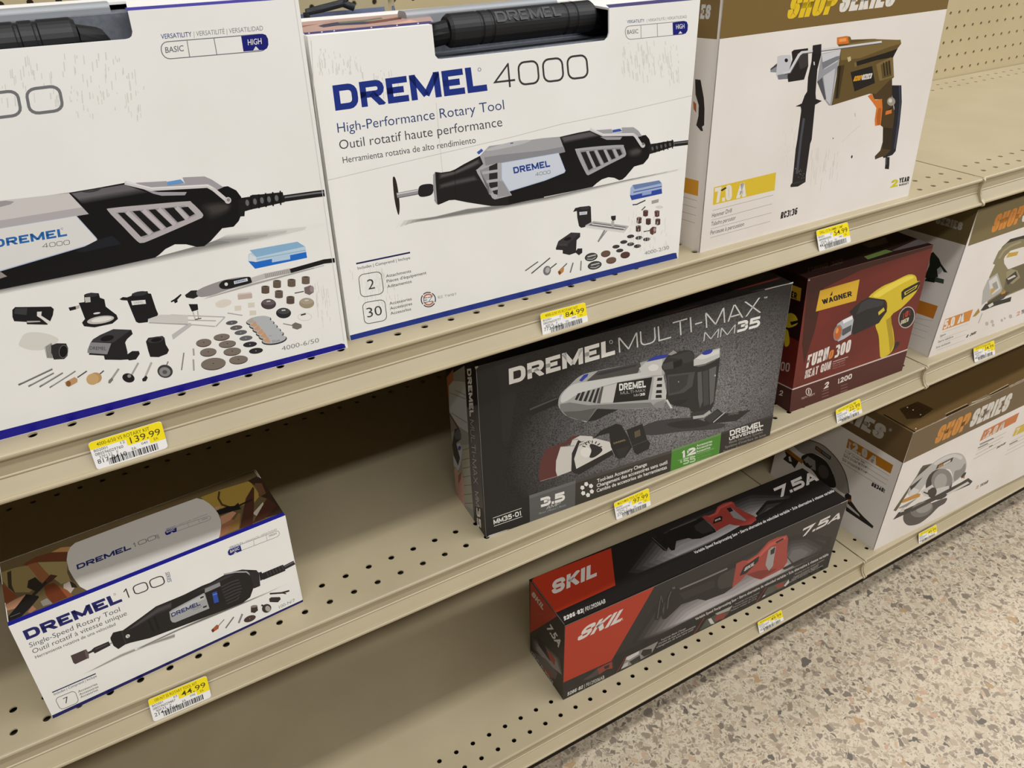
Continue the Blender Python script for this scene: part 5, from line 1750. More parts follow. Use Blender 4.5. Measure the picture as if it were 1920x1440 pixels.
S.poly('d6bb2b', spl([(120, 700), (165, 668), (205, 685), (225, 735), (200, 765), (140, 775)], 4))
S.poly('1c1b1e', [(165, 735), (222, 722), (232, 738), (175, 760)])
S.poly('d6bb2b', spl([(125, 800), (150, 800), (162, 880), (150, 915), (125, 910)], 4))
S.st('00', (92, 1098), (158, 1110), (100, 1032), 'c5b3ae', 0.16, 0.14, 0.6)
S.ln('c5b3ae', [(60, 1182), (184, 1242)], 8)
S.st('2', (82, 1284), (108, 1290), (90, 1245), 'd3c5be', 0.22, 0.1, 0.8)
T = CF.top
T.crop(1440, 420, 4)
T.poly('6f8a49', [(720, 245), (880, 192), (940, 205), (750, 266)])
T.poly('6b6164', [(930, 198), (1130, 112), (1210, 140), (950, 202)])
T.poly('5f5146', [(700, 150), (880, 100), (900, 140), (760, 180)])
T.st('FURNO 300', (300, 362), (560, 292), (300, 330), '6a4f45', 0.18, 0.1, 0.6)
T.ln('8d6a62', [(1150, 100), (1238, 152)], 4)
CF.build()


# ------------------------------------------------------------------ jigsaw carton, middle shelf on the right
OLG = '7b6d48'
CG = Carton('white and olive jigsaw carton standing right of the red heat gun carton', 'carton', ZM,
            (1740.5, 670.3), (2040, 560), (1834, 394), (2170, 290), 105, SCUFFED, top=new_mat('olive_print_top', OLG, 0.45, 0.35))
P = CG.front
P.crop(0, 0, 1)
P.poly(OLG, [(1815, 461.5), (2150, 347), (2180, 285), (1834, 394)])
P.crop(1690, 360, 5.522)
P.st('SHOP', (922, 427), (1228, 318), (988, 236), 'd98a34', 0.24, 0.06, 0.52)
P.st('SERIES', (1236, 318), (1640, 180), (1302, 128), 'dcd6cc', 0.24, 0.06, 0.52)
P.ln('a39a80', [(792, 200), (695, 545)], 5)
P.ln('35332f', [(1022, 650), (1060, 580), (1140, 505), (1300, 462), (1460, 440)], 40)
P.ln('8b8160', [(985, 760), (1040, 640), (1110, 570), (1240, 530), (1460, 505)], 84)
P.ln('a39a7a', [(1010, 690), (1060, 610), (1130, 560), (1240, 515)], 20)
P.poly('c9a640', [(1085, 682), (1110, 632), (1215, 615), (1195, 656)])
P.poly('8b8160', [(900, 1000), (910, 880), (985, 720), (1060, 680), (1065, 740), (1105, 802), (1400, 690), (1470, 950), (1270, 1000), (1080, 1080), (890, 1160)])
P.poly('6d6448', [(1060, 1000), (1105, 802), (1400, 690), (1460, 930), (1270, 990), (1100, 1060)])
P.crop(1690, 500, 5.522)
P.poly('9c9272', [(1085, 60), (1130, 20), (1200, 40), (1230, 110), (1150, 180), (1090, 160)])
P.poly('3a372f', [(1080, 130), (1185, 45), (1205, 100), (1100, 190)])
P.poly('d3cec2', [(1095, 125), (1170, 85), (1188, 100), (1110, 138)])
P.poly('b5b2ac', [(895, 135), (995, 65), (1045, 225), (1032, 262), (905, 345), (830, 400), (845, 250)])
P.poly('d9d6d0', [(905, 150), (985, 90), (1028, 225), (940, 290), (920, 250)])
P.poly('a19c93', [(940, 180), (985, 150), (1005, 220), (960, 250)])
P.poly('c9a05a', [(920, 235), (960, 215), (965, 250), (930, 285)])
P.poly('4b4535', [(890, 370), (1050, 265), (1120, 262), (1060, 330), (900, 400)])
P.poly('c9862f', [(1035, 265), (1080, 248), (1075, 275), (1035, 290)])
P.poly('2b2a28', [(820, 455), (870, 385), (1000, 352), (1070, 335), (1140, 310), (1130, 360), (1040, 385), (960, 410), (850, 455)])
P.poly('d9d5cd', [(895, 400), (945, 370), (955, 395), (910, 425)])
P.poly('a88a3a', [(735, 522), (800, 430), (812, 470), (770, 512)])
P.ln('a5a29d', [(838, 480), (798, 585)], 7)
P.poly('d2893a', [(455, 545), (742, 441), (705, 560), (422, 660)])
P.st('5.0', (437, 648), (545, 606), (452, 556), 'e8e2da', 0.24, 0.07, 0.55)
P.st('A', (578, 592), (642, 568), (600, 492), 'e8e2da', 0.24, 0.06, 0.6)
for a, b in (((420, 685), (690, 590)), ((400, 750), (680, 652)), ((380, 808), (668, 700)), ((360, 868), (655, 760))):
    P.ln('bdb6ae', [a, b], 3)
for t, a, b in (('Jigsaw', (398, 730), (460, 706)), ('Sierra caladora', (378, 792), (535, 732)), ('Scie sauteuse', (358, 850), (505, 792))):
    P.tx(t, a, b, (a[0] + 5, a[1] - 24), '55524f', 0.01)
P.st('RJ2601', (668, 738), (770, 694), (684, 706), '403c3a', 0.26, 0.07, 0.5)
for x, y, r in ((885, 590, 18), (940, 570, 16), (950, 605, 14), (1040, 555, 14), (1130, 515, 18), (1070, 535, 10)):
    P.el('bdb8b1', x, y, r, r * 1.2, 0, 10)
P.st('2', (1190, 515), (1225, 500), (1196, 470), 'd9a08a', 0.26, 0.1, 0.8)
P.st('YEAR', (1240, 492), (1320, 462), (1246, 450), '4a4644', 0.24, 0.08, 0.55)
S = CG.left
S.crop(1690, 360, 5.522)
a, h = S.uv((690, 560))
b, k = S.uv((360, 466))
lo = h + (k - h) * a / max(1.0, a - b)
S.mm(OLG, [(0, lo), (a, h), (S.lim[1], S.lim[3]), (0, S.lim[3])])
S.st('SERIES', (352, 322), (622, 400), (372, 240), 'b9b7b0', 0.25, 0.07, 0.55)
S.ln('9aa6b5', [(672, 580), (560, 900)], 4)
S.poly('2b3328', [(300, 640), (330, 620), (390, 690), (412, 745), (480, 835), (440, 830), (405, 770), (370, 800), (380, 880), (270, 905), (240, 880), (290, 760)])
S.poly('b9bcc0', [(375, 800), (405, 770), (430, 810), (400, 850), (378, 850)])
S.poly('3c4a40', [(350, 880), (442, 905), (436, 950), (345, 930)])
S.poly('20261f', [(250, 900), (350, 880), (345, 940), (240, 920)])
S.crop(1690, 500, 5.522)
S.poly('cb7f2b', [(100, 320), (379, 408), (330, 540), (60, 445)])
for p, q in (((140, 530), (320, 560)), ((130, 570), (295, 628)), ((120, 630), (270, 678)), ((100, 690), (250, 745))):
    S.ln('a3a6ab', [p, q], 3)
CG.build()


# ------------------------------------------------------------------ circular saw carton, bottom shelf on the right
BRN = '6d583a'
CH = Carton('large white and brown circular saw carton on the bottom shelf at the right', 'carton', ZB,
            (1637.7, 1032.3), (2100, 800), (1712.5, 812.5), (2230, 560), 250, SCUFFED, top=new_mat('brown_print_top', '67502e', 0.45, 0.35))
P = CH.front
P.crop(0, 0, 1)
P.poly(BRN, [(1693.8, 868.7), (1920, 759.7), (2140, 654), (2230, 560), (1712.5, 812.5)])
P.crop(1700, 680, 5.768)
P.st('SHOP', (290, 888), (640, 722), (366, 690), 'cf8a35', 0.25, 0.06, 0.54)
P.st('SERIES', (668, 708), (1085, 512), (742, 512), 'd9d4ca', 0.25, 0.06, 0.54)
P.poly('c9763c', [(788, 852), (838, 735), (1218, 538), (1180, 640)])
P.st('12.0', (815, 832), (965, 755), (850, 742), 'd9cfc6', 0.24, 0.08, 0.55)
P.st('A', (985, 745), (1045, 714), (1020, 655), 'd9cfc6', 0.24, 0.08, 0.6)
P.poly('d2b33f', [(1140, 802), (1182, 705), (1420, 585), (1385, 690)])
P.st('7', (1160, 790), (1200, 770), (1190, 715), 'e0d8c8', 0.24, 0.08, 0.7)
for i in range(4):
    P.ln('a8a29b', [(790 - i * 22, 900 + i * 48), (1075 - i * 30, 752 + i * 50)], 4)
    P.ln('b5afa7', [(1130 - i * 22, 855 + i * 48), (1400 - i * 22, 715 + i * 48)], 4)
for a, b in (((790, 885), (940, 815)), ((770, 925), (880, 872)), ((890, 912), (930, 892)), ((1110, 885), (1200, 840))):
    P.ln('6f6a66', [a, b], 10)
P.st('SS3401', (968, 935), (1065, 880), (985, 905), '3c3836', 0.26, 0.07, 0.5)
P.crop(1660, 820, 4.535)
P.poly('4f4a45', spl([(160, 650), (152, 700), (175, 738), (215, 750), (290, 732), (380, 665), (450, 595), (505, 560), (522, 515), (430, 545), (320, 590), (220, 620)], 4))
P.poly('5c543c', [(68, 622), (150, 500), (265, 330), (300, 265), (320, 240), (400, 222), (395, 250), (330, 300), (215, 430), (110, 600), (90, 628)])
P.poly('3c372c', [(290, 300), (320, 262), (395, 228), (330, 300), (260, 380)])
P.poly('b9b6b2', spl([(190, 470), (250, 360), (340, 275), (430, 200), (520, 150), (600, 132), (660, 150), (690, 215), (680, 290), (640, 340), (580, 385), (555, 400), (572, 330), (545, 272), (480, 280), (400, 335), (330, 410), (285, 470), (230, 500)], 4))
P.poly('d3d0cc', spl([(420, 215), (520, 158), (600, 142), (655, 165), (640, 190), (590, 170), (510, 190), (430, 235)], 4))
P.poly('8b8884', spl([(590, 290), (640, 270), (680, 220), (675, 290), (630, 340), (585, 370)], 4))
P.el('2f2b2a', 455, 400, 110, 135, 20)
P.el('85827e', 480, 365, 88, 100, 20)
P.el('a8a5a1', 470, 375, 52, 70, 20)
P.poly('d0cdc8', [(300, 460), (400, 400), (420, 440), (540, 410), (545, 440), (400, 510), (330, 500)])
P.poly('2b2827', [(210, 420), (320, 335), (250, 420), (215, 450)])
P.poly('d8d5d0', [(200, 480), (240, 430), (290, 445), (270, 480), (215, 505)])
P.ln('2b2827', [(325, 465), (360, 480), (375, 445)], 12)
P.el('2f2c2b', 400, 470, 34, 46, 25)
P.poly('2f2b2a', [(64, 702), (112, 638), (420, 500), (640, 385), (705, 346), (742, 374), (715, 405), (520, 490), (150, 662)])
P.poly('d6d2ca', [(515, 480), (700, 376), (715, 390), (532, 490)])
P.poly('cfcbc4', [(125, 640), (135, 605), (165, 590), (158, 630)])
P.el('76726d', 310, 612, 100, 62, -22)
P.el('9a9691', 330, 600, 70, 38, -22)
P.poly('33302d', [(215, 610), (430, 505), (520, 470), (510, 495), (380, 555), (220, 635)])
P.poly('c08a34', [(138, 556), (150, 530), (270, 476), (300, 480), (292, 505), (155, 556)])
P.poly('8d8a86', [(110, 600), (170, 570), (280, 510), (180, 590), (120, 605)])
P.poly('201d1c', [(428, 272), (445, 236), (580, 168), (566, 205)])
P.poly('b87c33', [(445, 262), (455, 240), (490, 222), (488, 242)])
P.poly('cfcac2', [(492, 240), (494, 222), (558, 188), (552, 208)])
P.poly('2b2827', [(640, 335), (670, 300), (690, 295), (680, 320), (650, 350)])
P.poly('b5602e', [(655, 345), (678, 318), (672, 350)])
P.st('2', (765, 445), (790, 430), (772, 418), 'c98a72', 0.26, 0.1, 0.9)
P.st('YEAR', (800, 425), (868, 388), (812, 398), '4c4744', 0.26, 0.08, 0.55)
P.crop(1700, 680, 5.768)
for a, b in (((95, 745), (440, 590)), ((690, 465), (912, 372)), ((1112, 268), (1300, 178))):
    P.ln('b3a184', [a, (a[0] * 0.5 + b[0] * 0.5 + 2, a[1] * 0.5 + b[1] * 0.5), b], 7)
T = CH.top
T.crop(1700, 680, 5.768)
T.poly('2f2110', [(425, 585), (428, 558), (655, 452), (685, 470), (560, 530)])
T.poly('2f2110', [(905, 368), (900, 345), (1098, 245), (1120, 262), (1010, 322)])
T.ln('a8926a', [(420, 556), (655, 445)], 9)
T.ln('a8926a', [(895, 340), (1100, 232)], 9)
T.poly('7d6c50', [(680, 440), (860, 345), (905, 350), (700, 458)])
T.ln('d3cab8', [(705, 430), (800, 400), (745, 440)], 6)  # glints of light on the packing tape, painted as pale strokes
T.ln('d3cab8', [(800, 400), (870, 380)], 5)
T.poly('3d2b14', [(-80, 500), (120, 420), (200, 455), (290, 500), (150, 600), (0, 610)])
for i in range(6):
    T.ln('2c1e0d', [(-60 + i * 40, 520 + i * 14), (100 + i * 32, 440 + i * 16)], 9)
for x, y in ((8, 484), (70, 512), (150, 562), (100, 712)):
    T.el('cfc2a8', x, y, 8, 7, 0, 8)
T.ln('1f150a', [(-250, 560), (95, 752)], 12)
S = CH.left
S.crop(1560, 780, 5.29)
a, h = S.uv((707, 470))
b, k = S.uv((90, 100))
S.mm(BRN, [(0, h + (k - h) * a / max(1.0, a - b)), (a, h), (S.lim[1], S.lim[3]), (0, S.lim[3])])
S.poly('b5761f', [(163, 222), (607, 487), (580, 572), (142, 312)])
S.st('12.0', (158, 322), (345, 424), (168, 238), 'cfc9c0', 0.26, 0.08, 0.55)
S.st('A', (358, 440), (432, 482), (385, 372), 'cfc9c0', 0.26, 0.08, 0.65)
for i in range(4):
    S.ln('7d7975', [(135 - i * 16, 330 + i * 42), (570 - i * 16, 596 + i * 42)], 3)
for t, a, b in (('7-1/4" Circular Saw', (125, 362), (322, 475)), ('Sierra circular de 7-1/4"', (112, 400), (345, 525)), ('Scie circulaire de 7-1/4"', (100, 440), (345, 578))):
    S.tx(t, a, b, (a[0] + 6, a[1] - 22), '4a4644', 0.01)
S.st('SS3401', (388, 692), (520, 765), (400, 656), '1d1b1a', 0.26, 0.07, 0.55)
S.crop(1560, 700, 7.05)
S.st('SERIES', (-160, 432), (655, 885), (-82, 258), 'bdb8af', 0.26, 0.07, 0.55)
S.el('9a958c', 772, 748, 22, 22)
S.crop(1440, 820, 9.6)
S.poly('96918a', spl([(420, 80), (740, 45), (1000, 150), (1250, 400), (1400, 680), (1462, 1000), (1400, 1030), (1210, 890), (1170, 640), (1020, 400), (820, 290), (640, 300), (500, 200)], 4))
S.ln('55504b', spl([(740, 45), (1000, 150), (1250, 400), (1400, 680), (1462, 1000)], 4, False), 16)
S.poly('231f1e', spl([(600, 350), (760, 285), (900, 330), (1060, 450), (1180, 680), (1215, 900), (1000, 850), (800, 600), (660, 500)], 4))
S.el('4b4440', 1000, 620, 90, 130, -20)
S.poly('8d8a83', [(640, 400), (720, 340), (850, 420), (860, 600), (760, 560)])
S.ln('1d1a19', [(700, 460), (760, 540), (790, 510)], 24)
S.poly('231f1e', [(270, 390), (330, 330), (300, 250), (420, 280), (560, 420), (480, 560), (420, 480), (380, 470)])
S.poly('cfcbc4', [(370, 350), (400, 340), (430, 440), (380, 430)])
S.poly('a0651c', [(290, 230), (370, 215), (640, 420), (610, 480), (560, 440)])
S.poly('211d1c', [(845, 210), (862, 150), (1140, 350), (1115, 408)])
S.poly('8b5a28', [(862, 205), (872, 175), (965, 240), (955, 275)])
S.poly('6f6a64', [(968, 275), (975, 250), (1118, 352), (1105, 380)])
S.poly('231f1e', [(1380, 1040), (1430, 1000), (1500, 1050), (1500, 1150), (1620, 1320), (1720, 1430), (1900, 1600), (1880, 1640), (1640, 1480), (1400, 1320)])
S.poly('a05f20', [(1440, 1110), (1500, 1120), (1490, 1160), (1450, 1160)])
S.poly('c5c1ba', [(1430, 1190), (1640, 1390), (1650, 1430), (1420, 1250)])
CH.build()


# ------------------------------------------------------------------ long reciprocating saw carton, bottom shelf
KB = '211e1d'
SRED = 'b0351f'
CI = Carton('long black and red reciprocating saw carton lying on the bottom shelf', 'carton', ZB,
            (1056.2, 1312.5), (1550.3, 1064.5), (1058.4, 1173.5), (1590, 937.3), 97, new_mat('satin_black_print', KB, 0.38, 0.4))
P = CI.front
P.crop(980, 860, 2.909)
P.soft('242120', 'b9b4b6', [(590, 1010), (720, 800), (900, 680), (1100, 590), (1350, 450), (1560, 400), (1690, 430), (1658, 512), (1100, 785), (700, 985)],
       [(860, 888), (920, 840), (1030, 780), (1150, 740), (1290, 660), (1400, 600), (1420, 590), (1405, 625), (1100, 775), (930, 860)], 9)
P.soft('242120', '6d696b', [(1400, 480), (1460, 430), (1560, 420), (1660, 470), (1640, 520), (1480, 590)], [(1450, 540), (1470, 500), (1520, 490), (1560, 510), (1530, 540), (1480, 570)], 5)
P.poly(KB, [(500, 1080), (1690, 497), (1662, 602), (1000, 930), (500, 1180)])
P.poly(SRED, [(232, 915), (720, 696), (484, 1102), (220, 1222)])
P.crop(980, 1040, 3.283)
P.st('SKIL', (326, 538), (602, 410), (384, 442), 'd9d2cc', 0.24, 0.1, 0.78)
P.el('c98a7a', 614, 400, 5, 5, 0, 8)
P.st('9206-02', (274, 870), (370, 823), (277, 848), 'd3cec9', 0.24, 0.1, 0.55)
P.tx('| F0129206AB', (380, 818), (503, 762), (380, 798), 'c5c0bb', 0.016)
P.poly('4a4543', [(370, 770), (440, 720), (470, 690), (465, 740), (400, 770)])
P.poly('8d3f36', [(460, 705), (500, 680), (550, 658), (553, 700), (520, 705), (470, 738)])
P.poly('2a2726', [(500, 690), (535, 675), (530, 695), (505, 705)])
P.crop(1200, 990, 4.885)
P.poly('1f1c1c', [(130, 840), (150, 740), (185, 605), (200, 615), (215, 700), (205, 760), (215, 800), (240, 640), (290, 545), (320, 535), (355, 560), (800, 360), (885, 330), (880, 450), (850, 545), (770, 600), (600, 665), (530, 650), (380, 700), (300, 775), (240, 830), (205, 838), (195, 800), (165, 845)])
P.ln('6d6864', [(160, 830), (175, 720), (192, 620), (208, 680)], 5)
P.ln('6d6864', [(250, 740), (262, 640), (285, 580)], 5)
P.ln('7d7874', [(365, 560), (600, 460), (800, 370)], 14)
P.poly('3b3735', [(710, 470), (740, 430), (870, 360), (868, 450), (845, 535), (740, 560), (705, 540)])
P.ln('151313', [(720, 440), (705, 490), (715, 545)], 6)
P.poly('2f2b2a', [(360, 600), (540, 530), (680, 470), (690, 540), (540, 600), (400, 660)])
P.poly('57534f', [(290, 545), (320, 535), (325, 555), (300, 562)])
P.crop(980, 860, 2.909)
P.poly('a2433a', [(1165, 572), (1200, 555), (1225, 555), (1280, 520), (1340, 452), (1385, 430), (1440, 416), (1448, 435), (1442, 500), (1444, 560), (1420, 598), (1380, 620), (1300, 660), (1268, 652), (1218, 632), (1195, 660), (1142, 706)])
P.poly('c0584c', [(1220, 565), (1290, 522), (1345, 462), (1435, 422), (1436, 436), (1350, 480), (1300, 530), (1240, 570)])
P.poly('7d2f29', [(1225, 630), (1290, 610), (1390, 600), (1300, 655), (1268, 650)])
P.poly('a09b99', [(1340, 500), (1360, 482), (1382, 478), (1368, 560), (1365, 585), (1342, 612), (1324, 580)])
P.poly('2a2423', [(1352, 500), (1378, 480), (1372, 515), (1352, 525)])
P.poly('1f1b1a', [(1182, 640), (1205, 590), (1290, 530), (1284, 560), (1220, 625)])
P.st('SKIL', (1206, 616), (1262, 580), (1214, 594), 'cfc9c4', 0.24, 0.1, 0.8)
P.poly('2a2423', [(1378, 455), (1420, 432), (1424, 440), (1385, 462)])
P.ln('2b2726', [(1420, 602), (1520, 552), (1690, 478)], 9)
P.ln('1f1c1b', [(1425, 600), (1530, 548)], 14)
P.tx('Variable Speed Reciprocating Saw • Sierra alternativa de velocidad variable • Scie alternative à vitesse variable', (942, 882), (1668, 526), (940, 869), 'd3cecb', 0.016)
P.crop(1140, 1120, 4.885)
for t, a, b in (('Tool-Less Blade Change', (480, 402), (711, 290)), ('Cambio de hoja sin herramientas', (461, 434), (799, 270)), ('Changement de lame sans outil', (443, 467), (777, 300))):
    P.tx(t, a, b, (a[0] + 4, a[1] - 16), 'b5b0ac', 0.012)
P.poly('8f8b88', [(115, 662), (172, 545), (285, 490), (460, 402), (440, 440), (400, 510), (250, 600)])
P.poly('d0ccc8', [(172, 545), (285, 490), (280, 520), (190, 575), (160, 570)])
P.poly('35322f', [(195, 590), (290, 530), (300, 570), (220, 615)])
P.poly('2f2b29', [(300, 520), (320, 480), (400, 470), (400, 510), (330, 545)])
P.poly('c5c1bd', [(120, 655), (150, 610), (185, 590), (180, 625)])
P.ln('9c3a28', [(75, 697), (165, 543)], 5)
P.ln('9c3a28', [(785, 340), (882, 185)], 5)
P.poly('4f5049', [(835, 305), (900, 205), (1145, 75), (1095, 160), (960, 245)])
P.poly('8d4038', [(970, 205), (1000, 160), (1090, 140), (1060, 195), (985, 215)])
P.poly('cfccc6', [(915, 200), (945, 190), (975, 240), (940, 245)])
P.poly('a8a49e', [(980, 150), (1140, 75), (1110, 120), (1000, 160)])
P.crop(1400, 990, 6.345)
P.ln('9c3a28', [(112, 888), (232, 705)], 6)
P.poly('55554d', [(180, 830), (250, 710), (505, 605), (480, 660), (430, 705), (280, 780)])
P.poly('8d4038', [(340, 680), (440, 645), (450, 690), (370, 725)])
P.poly('cfccc6', [(440, 690), (500, 612), (505, 650), (460, 695)])
P.poly('cfccc6', [(178, 828), (205, 800), (225, 790), (215, 810)])
for i, (a, b) in enumerate((((570, 560), (915, 385)), ((550, 600), (855, 440)), ((530, 625), (850, 460)), ((500, 655), (905, 452)))):
    P.tx(('Pivoting foot for better control', 'Zapata pivotante ajustable', 'Semelle pivotante réglable', 'Variable speed from 0-2700 strokes')[i], a, b, (a[0] + 5, a[1] - 17), 'a5a09c', 0.012)
P.crop(1200, 990, 4.885)
for i, (a, b) in enumerate((((870, 705), (1095, 595)), ((850, 735), (1070, 630)), ((830, 765), (1065, 652)))):
    P.tx(('Powerful 7.5 amp motor', 'Potente motor de 7.5 A', 'Puissant moteur de 7.5 A')[i], a, b, (a[0] + 4, a[1] - 14), 'a5a09c', 0.012)
P.crop(1400, 900, 6.345)
P.st('7.5', (630, 692), (958, 530), (676, 578), 'dcd6d0', 0.24, 0.08, 1.05)
P.st('A', (960, 530), (1100, 462), (1020, 428), 'dcd6d0', 0.24, 0.1, 1.3)
P.crop(980, 860, 2.909)
P.ln('77736f', [(229, 913), (700, 705), (1250, 458), (1774, 226)], 2.6)
P.ln('b9b4ae', [(1735, 244), (1774, 226), (1764, 290)], 3)
S = CI.left
S.crop(980, 1040, 3.283)
S.poly(SRED, [(48, 165), (66, 185), (212, 362), (46, 482)])
S.st('SKIL', (52, 246), (124, 342), (66, 226), 'd3ccc6', 0.26, 0.14, 0.9)
S.soft('242120', '8d888a', [(46, 495), (110, 520), (240, 640), (250, 752), (150, 680), (50, 570)], [(90, 560), (120, 570), (200, 640), (238, 735), (150, 665), (90, 590)], 5)
S.poly('1f1c1c', [(80, 490), (100, 500), (150, 590), (190, 660), (165, 650), (100, 560)])
S.poly('9c3f36', [(148, 590), (180, 610), (202, 650), (196, 682), (165, 640)])
S.poly('5f5a58', [(65, 600), (140, 640), (215, 730), (200, 770), (130, 700), (60, 625)])
S.poly('8d3f36', [(130, 690), (180, 730), (186, 765), (140, 730)])
S.tx('7.5A', (146, 450), (222, 572), (170, 428), 'cfc9c4', 0.03)
S.tx('9206-02 | F0129206AB', (48, 606), (184, 800), (54, 590), 'b5b0ab', 0.016)
S.ln('8d8884', [(62, 178), (262, 438), (250, 890)], 3)
T = CI.top
T.crop(980, 860, 2.909)
T.soft('242120', 'a39ea0', [(540, 640), (700, 420), (900, 320), (1040, 260), (1250, 180), (1480, 190), (1480, 260), (1280, 345), (930, 505), (600, 640)],
       [(800, 515), (860, 470), (960, 430), (1060, 390), (1230, 310), (1300, 270), (1330, 270), (1250, 345), (930, 490), (840, 530)], 8)
T.soft('242120', '77736f', [(1270, 300), (1330, 230), (1440, 220), (1560, 240), (1450, 290), (1310, 345)], [(1310, 320), (1340, 290), (1400, 270), (1440, 270), (1400, 295), (1330, 330)], 4)
T.poly(KB, [(230, 838), (1760, 218), (1640, 120), (1500, 190), (935, 508), (600, 640), (500, 700)])
T.poly(SRED, [(50, 662), (70, 645), (482, 488), (506, 692), (182, 840)])
T.st('SKIL', (160, 744), (404, 640), (162, 668), 'd9d2cc', 0.25, 0.1, 0.8)
T.st('9206-02', (226, 884), (330, 838), (222, 862), 'd9d2cc', 0.24, 0.1, 0.55)
T.tx('| F0129206AB', (332, 838), (452, 786), (330, 816), 'c9c3be', 0.016)
T.tx('Variable Speed Reciprocating Saw • Sierra alternativa de velocidad variable • Scie alternative à vitesse variable', (938, 520), (1700, 180), (932, 506), 'd3cecb', 0.016)
T.crop(1440, 820, 9.6)
T.st('7.5A', (175, 1105), (912, 772), (95, 925), 'dcd6d0', 0.25, 0.1, 1.1)
T.crop(1200, 920, 5.292)
T.poly('1d1b1b', [(105, 470), (120, 455), (160, 470), (155, 425), (180, 405), (250, 430), (290, 400), (560, 290), (612, 262), (650, 300), (700, 340), (745, 385), (755, 410), (720, 425), (600, 475), (520, 482), (480, 470), (360, 500), (345, 590), (310, 595), (280, 560), (265, 600), (235, 595)])
T.ln('5b5754', [(300, 390), (450, 330), (560, 285)], 9)
T.ln('5b5754', [(120, 465), (200, 540), (262, 592)], 5)
T.poly('35312f', [(540, 350), (630, 290), (700, 340), (735, 400), (620, 430), (550, 390)])
T.poly('9a3f37', [(612, 262), (650, 245), (690, 252), (745, 215), (770, 160), (830, 125), (905, 106), (935, 120), (950, 158), (1050, 215), (1140, 255), (1158, 290), (1100, 335), (1010, 350), (940, 345), (890, 332), (800, 378), (755, 405), (745, 380), (690, 315)])
T.poly('b95248', [(660, 255), (745, 225), (780, 165), (900, 115), (920, 125), (800, 180), (770, 235), (690, 265)])
T.poly('8d8a8a', [(862, 178), (905, 170), (960, 215), (1055, 292), (1040, 302), (930, 270), (890, 215)])
T.poly('201c1b', [(858, 178), (900, 165), (925, 200), (890, 215)])
T.poly('201c1b', [(722, 330), (740, 275), (800, 250), (818, 262), (812, 300)])
T.st('SKIL', (742, 308), (802, 284), (746, 288), 'cfc9c4', 0.24, 0.1, 0.8)
T.ln('1d1b1b', [(1155, 290), (1230, 262), (1330, 205)], 14)
T.crop(1400, 900, 6.345)
T.ln('1d1b1b', [(120, 472), (290, 395), (460, 330)], 14)
T.crop(980, 860, 2.909)
T.ln('6d6965', [(50, 670), (228, 905)], 3)
CI.build()


# ------------------------------------------------------------------ plastic tool cases inside the two big kits
CASE = new_mat('grey_case_plastic', '70747c', 0.55, 0.35)
noise_tint(CASE, '686c74', '787c84', 260.0, 0.35, 0.65)
LID = new_mat('light_grey_case_lid', '9a9da1', 0.35, 0.5)
GRIP = new_mat('black_rubber_grip', '1e1e20', 0.5, 0.4)


def tool_case(label, x0, x1, y0, deck, ledge, wall, rim, hx0, hx1, hy, hz, hr, lettering=None):
    loc = ((x0 + x1) / 2, y0 + 50, deck + 3)
    root = empty('tool_case', loc, label, 'tool case')
    b = MB()
    b.box(x0, x1, y0 + 6, y0 + 102, deck + 2.5, ledge)
    b.box(x0 + 30, x1 - 30, y0 + 44, y0 + 102, ledge - 1, wall)
    # rounded front edge of the ledge
    b.tube([(x0 + 3, y0 + 8, ledge - 2), (x1 - 3, y0 + 8, ledge - 2)], 3.0, 12)
    b.build('case_body', [CASE], root, loc)
    l = MB()
    r0, r1, rz, ry = rim
    prof = [(ry, rz - 9), (ry, rz - 3)] + bead(ry + 4, rz - 4, 4, 170, 90, 5) + bead(ry + 14, rz - 4, 4, 90, 10, 5) + [(ry + 18, rz - 9)]
    l.extrude_x(prof, r0, r1)
    l.build('lid', [LID], root, loc)
    h = MB()
    n = 9
    xs, rs = [hx0, hx0 + 2.5], [hr * 0.86, hr]
    for g in (0.2, 0.27, 0.78, 0.85):
        x = hx0 + (hx1 - hx0) * g
        xs += [x - 1.6, x - 0.8, x + 0.8, x + 1.6]
        rs += [hr, hr * 0.93, hr * 0.93, hr]
    xs += [hx1 - 2.5, hx1]
    rs += [hr, hr * 0.86]
    h.tube([(x, hy, hz) for x in xs], rs, 28)
    for s_, x in ((-1, hx0), (1, hx1)):      # arms that run back into the case
        h.tube([(x - s_ * 3, hy, hz), (x + s_ * 9, hy + 5, hz - 3), (x + s_ * 12, hy + 26, hz - 8)], [hr * 0.72, hr * 0.7, hr * 0.66], 14)
    hd = h.build('handle', [GRIP], root, loc, smooth=False)
    if lettering:
        a = math.radians(38)
        nrm = np.array([0, -math.cos(a), math.sin(a)])
        up = np.array([0, math.sin(a), math.cos(a)])
        q = Panel(np.array([lettering[1], hy, hz]) + nrm * (hr + 0.15), (1, 0, 0), up)
        L_ = lettering[2] - lettering[1]
        # the letters stand in the plane tangent to the grip
        t, gap = 0.2, 0.12
        x = 0.0
        pol = []
        for ch in lettering[0]:
            w = GW.get(ch, 1.0) * 0.95
            for g in GL[ch]:
                pol += ribbon([(x + t / 2 + px * (w - t), t / 2 + py * (1 - t)) for px, py in g], t)
            x += w + gap
        k = L_ / (x - gap)
        pol = [clip01(p) for p in pol]
        q._quads([[(p[0] * k, (p[1] - 0.5) * 9.0) for p in g] for g in pol if len(g) > 2], '3b3b3d')
        q.build('raised_lettering', hd, loc)
    return root


